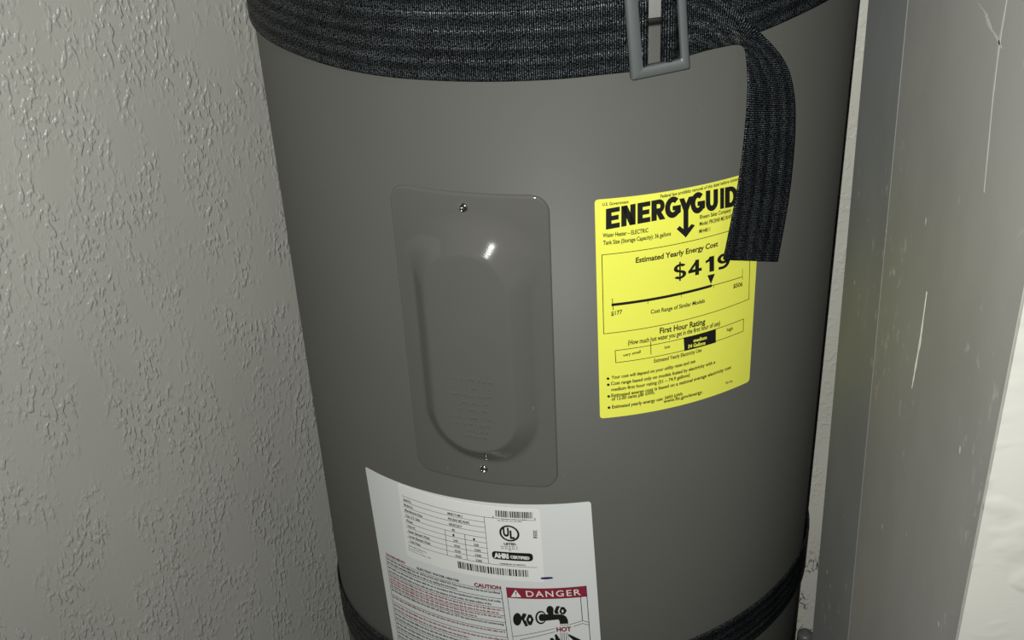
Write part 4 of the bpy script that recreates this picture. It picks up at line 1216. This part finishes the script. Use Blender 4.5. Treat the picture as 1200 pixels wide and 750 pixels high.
# right run: from the back to the buckle's right inner bar, round it and out towards the tail
arc_r = [(0.798 - 0.004 * i, 0.0030) for i in range(180)]
arc_r = [q for q in arc_r if q[0] > 0.098]
loop_r = smooth_path([(0.096, 0.0030), (0.088, 0.0030), (0.079, 0.0036), (0.0725, 0.0046), (0.0690, 0.0075), (0.0685, 0.0110), (0.0705, 0.0142), (0.0740, 0.0146), (0.0768, 0.0125), (0.0790, 0.0090), (0.0830, 0.0072), (0.0885, 0.0058)], 2)
ribbon('webbing', plan_rails(arc_r + loop_r, zu, flip=-1), M_WEB, strap)
# second turn just above
def zu2(s): return zu(s) + WID - 0.0030
ribbon('upper_turn', plan_rails([(-0.798 + 0.004 * i, 0.0011) for i in range(400)], zu2), M_WEB, strap)

# tail: leaves the buckle, turns over and hangs down in front of the yellow label
INNER = [(86.0, -236.5, 5.8), (92.0, -235.2, 5.4), (104.0, -233.6, 6.0), (115.2, -232.5, 8), (123.5, -231.9, 10), (127.6, -234.2, 13), (128.4, -245.5, 15), (128.7, -260.0, 17), (127.2, -283.4, 19), (125.6, -314.2, 19), (123.8, -347.6, 16), (120.8, -393.7, 10)]
OUTER = [(86.0, -189.2, 5.8), (93.6, -190.5, 5.4), (104.0, -196.0, 6.2), (118.5, -207.0, 9), (134.0, -221.2, 12), (152.3, -239.0, 14), (163.3, -254.2, 16), (168.8, -273.6, 18), (170.8, -293.0, 19), (171.9, -316.7, 19), (174.2, -357.5, 16), (173.8, -411.8, 10)]
INNER = smooth_path(INNER, 3)
OUTER = smooth_path(OUTER, 3)
def tail_rails():
    A = [cyl(s / 1000, z / 1000, r / 1000) for s, z, r in INNER]
    B = [cyl(s / 1000, z / 1000, r / 1000) for s, z, r in OUTER]
    rails = []
    n = len(A)
    for i in range(n):
        t = (A[min(i + 1, n - 1)] + B[min(i + 1, n - 1)] - A[max(i - 1, 0)] - B[max(i - 1, 0)]).normalized()
        c = (B[i] - A[i]).normalized()
        nm = t.cross(c).normalized()
        rad = Vector((A[i].x, A[i].y, 0))
        if nm.dot(rad) < 0: nm = -nm
        rails.append((A[i], B[i], nm))
    return rails
tag(ribbon('strap_tail', tail_rails(), M_WEB, strap), 'loose strap end hanging over the yellow label')

# buckle: flat zinc frame with two hidden cross bars
def buckle():
    t = 0.0645 / R
    X = Vector((math.cos(t), math.sin(t), 0)); Y = Vector((0, 0, 1)); N = Vector((math.sin(t), -math.cos(t), 0))
    C = cyl(0.0645, -0.2135, 0.0112)
    ang = math.radians(5.0)
    def L(a, b, h):
        x = a * math.cos(ang) - b * math.sin(ang); y = a * math.sin(ang) + b * math.cos(ang)
        return C + X * x + Y * y + N * h
    hw, hh = 0.0206, 0.0300
    wl, wr, wb = 0.0088, 0.0062, 0.0082
    n = 5
    outer = rounded([(-hw, -hh), (hw, -hh), (hw, hh), (-hw, hh)], [0.002] * 4, n)
    inner = rounded([(-hw + wl, -hh + wb), (hw - wr, -hh + wb), (hw - wr, hh - wb), (-hw + wl, hh - wb)], [0.0012] * 4, n)
    rings = []
    for poly, ins in ((outer, -1), (inner, 1)):
        rings.append(poly)
    cx = lambda p, k: (p[0] * k, p[1] * k)
    def inset(poly, d):
        out = []
        m_ = len(poly)
        for i in range(m_):
            a = Vector(poly[i - 1]); b = Vector(poly[(i + 1) % m_])
            tt = (b - a).normalized()
            out.append((poly[i][0] - tt.y * d, poly[i][1] + tt.x * d))
        return out
    th = 0.0042
    levels = [(outer, 0.0), (outer, 0.0018), (inset(outer, 0.0005), 0.0034), (inset(outer, 0.0015), th), (inset(inner, -0.0008), th - 0.0002), (inset(inner, -0.0002), 0.0034), (inner, 0.0018), (inner, 0.0)]
    vs, fs = [], []
    m_ = len(outer)
    for poly, h in levels:
        for a, b in poly: vs.append(L(a, b, h))
    k = len(levels)
    for i in range(k):
        for j in range(m_):
            j2 = (j + 1) % m_
            i2 = (i + 1) % k
            fs.append((i * m_ + j, i * m_ + j2, i2 * m_ + j2, i2 * m_ + j))
    b = link_mesh('buckle', vs, fs, M_ZINC, strap, True)
    b['label'] = 'grey metal buckle frame'
    for s in (0.0558, 0.0730):
        vv, ff = [], []
        for z in (-0.2400, -0.1870):
            for i in range(12):
                a = 2 * math.pi * i / 12
                q = cyl(s, z, 0.0094)
                vv.append(q + X * 0.0013 * math.cos(a) + N * 0.0028 * math.sin(a))
        for i in range(12):
            ff.append((i, (i + 1) % 12, 12 + (i + 1) % 12, 12 + i))
        ff += [tuple(range(11, -1, -1)), tuple(range(12, 24))]
        link_mesh('cross_bar', vv, ff, M_ZINC, b, True)
buckle()

# lower strap, slightly tilted
def zl(s):
    t = s / R
    return -0.8755 + 0.030 * math.sin(t) + 0.0377 * math.cos(t)
low = empty('securing_strap', (0, 0, 0))
tag(low, 'plain black webbing strap round the lower tank, mostly out of view', 'strap')
ribbon('webbing', plan_rails([(-0.798 + 0.004 * i, 0.0018) for i in range(401)], zl), M_WEB, low)
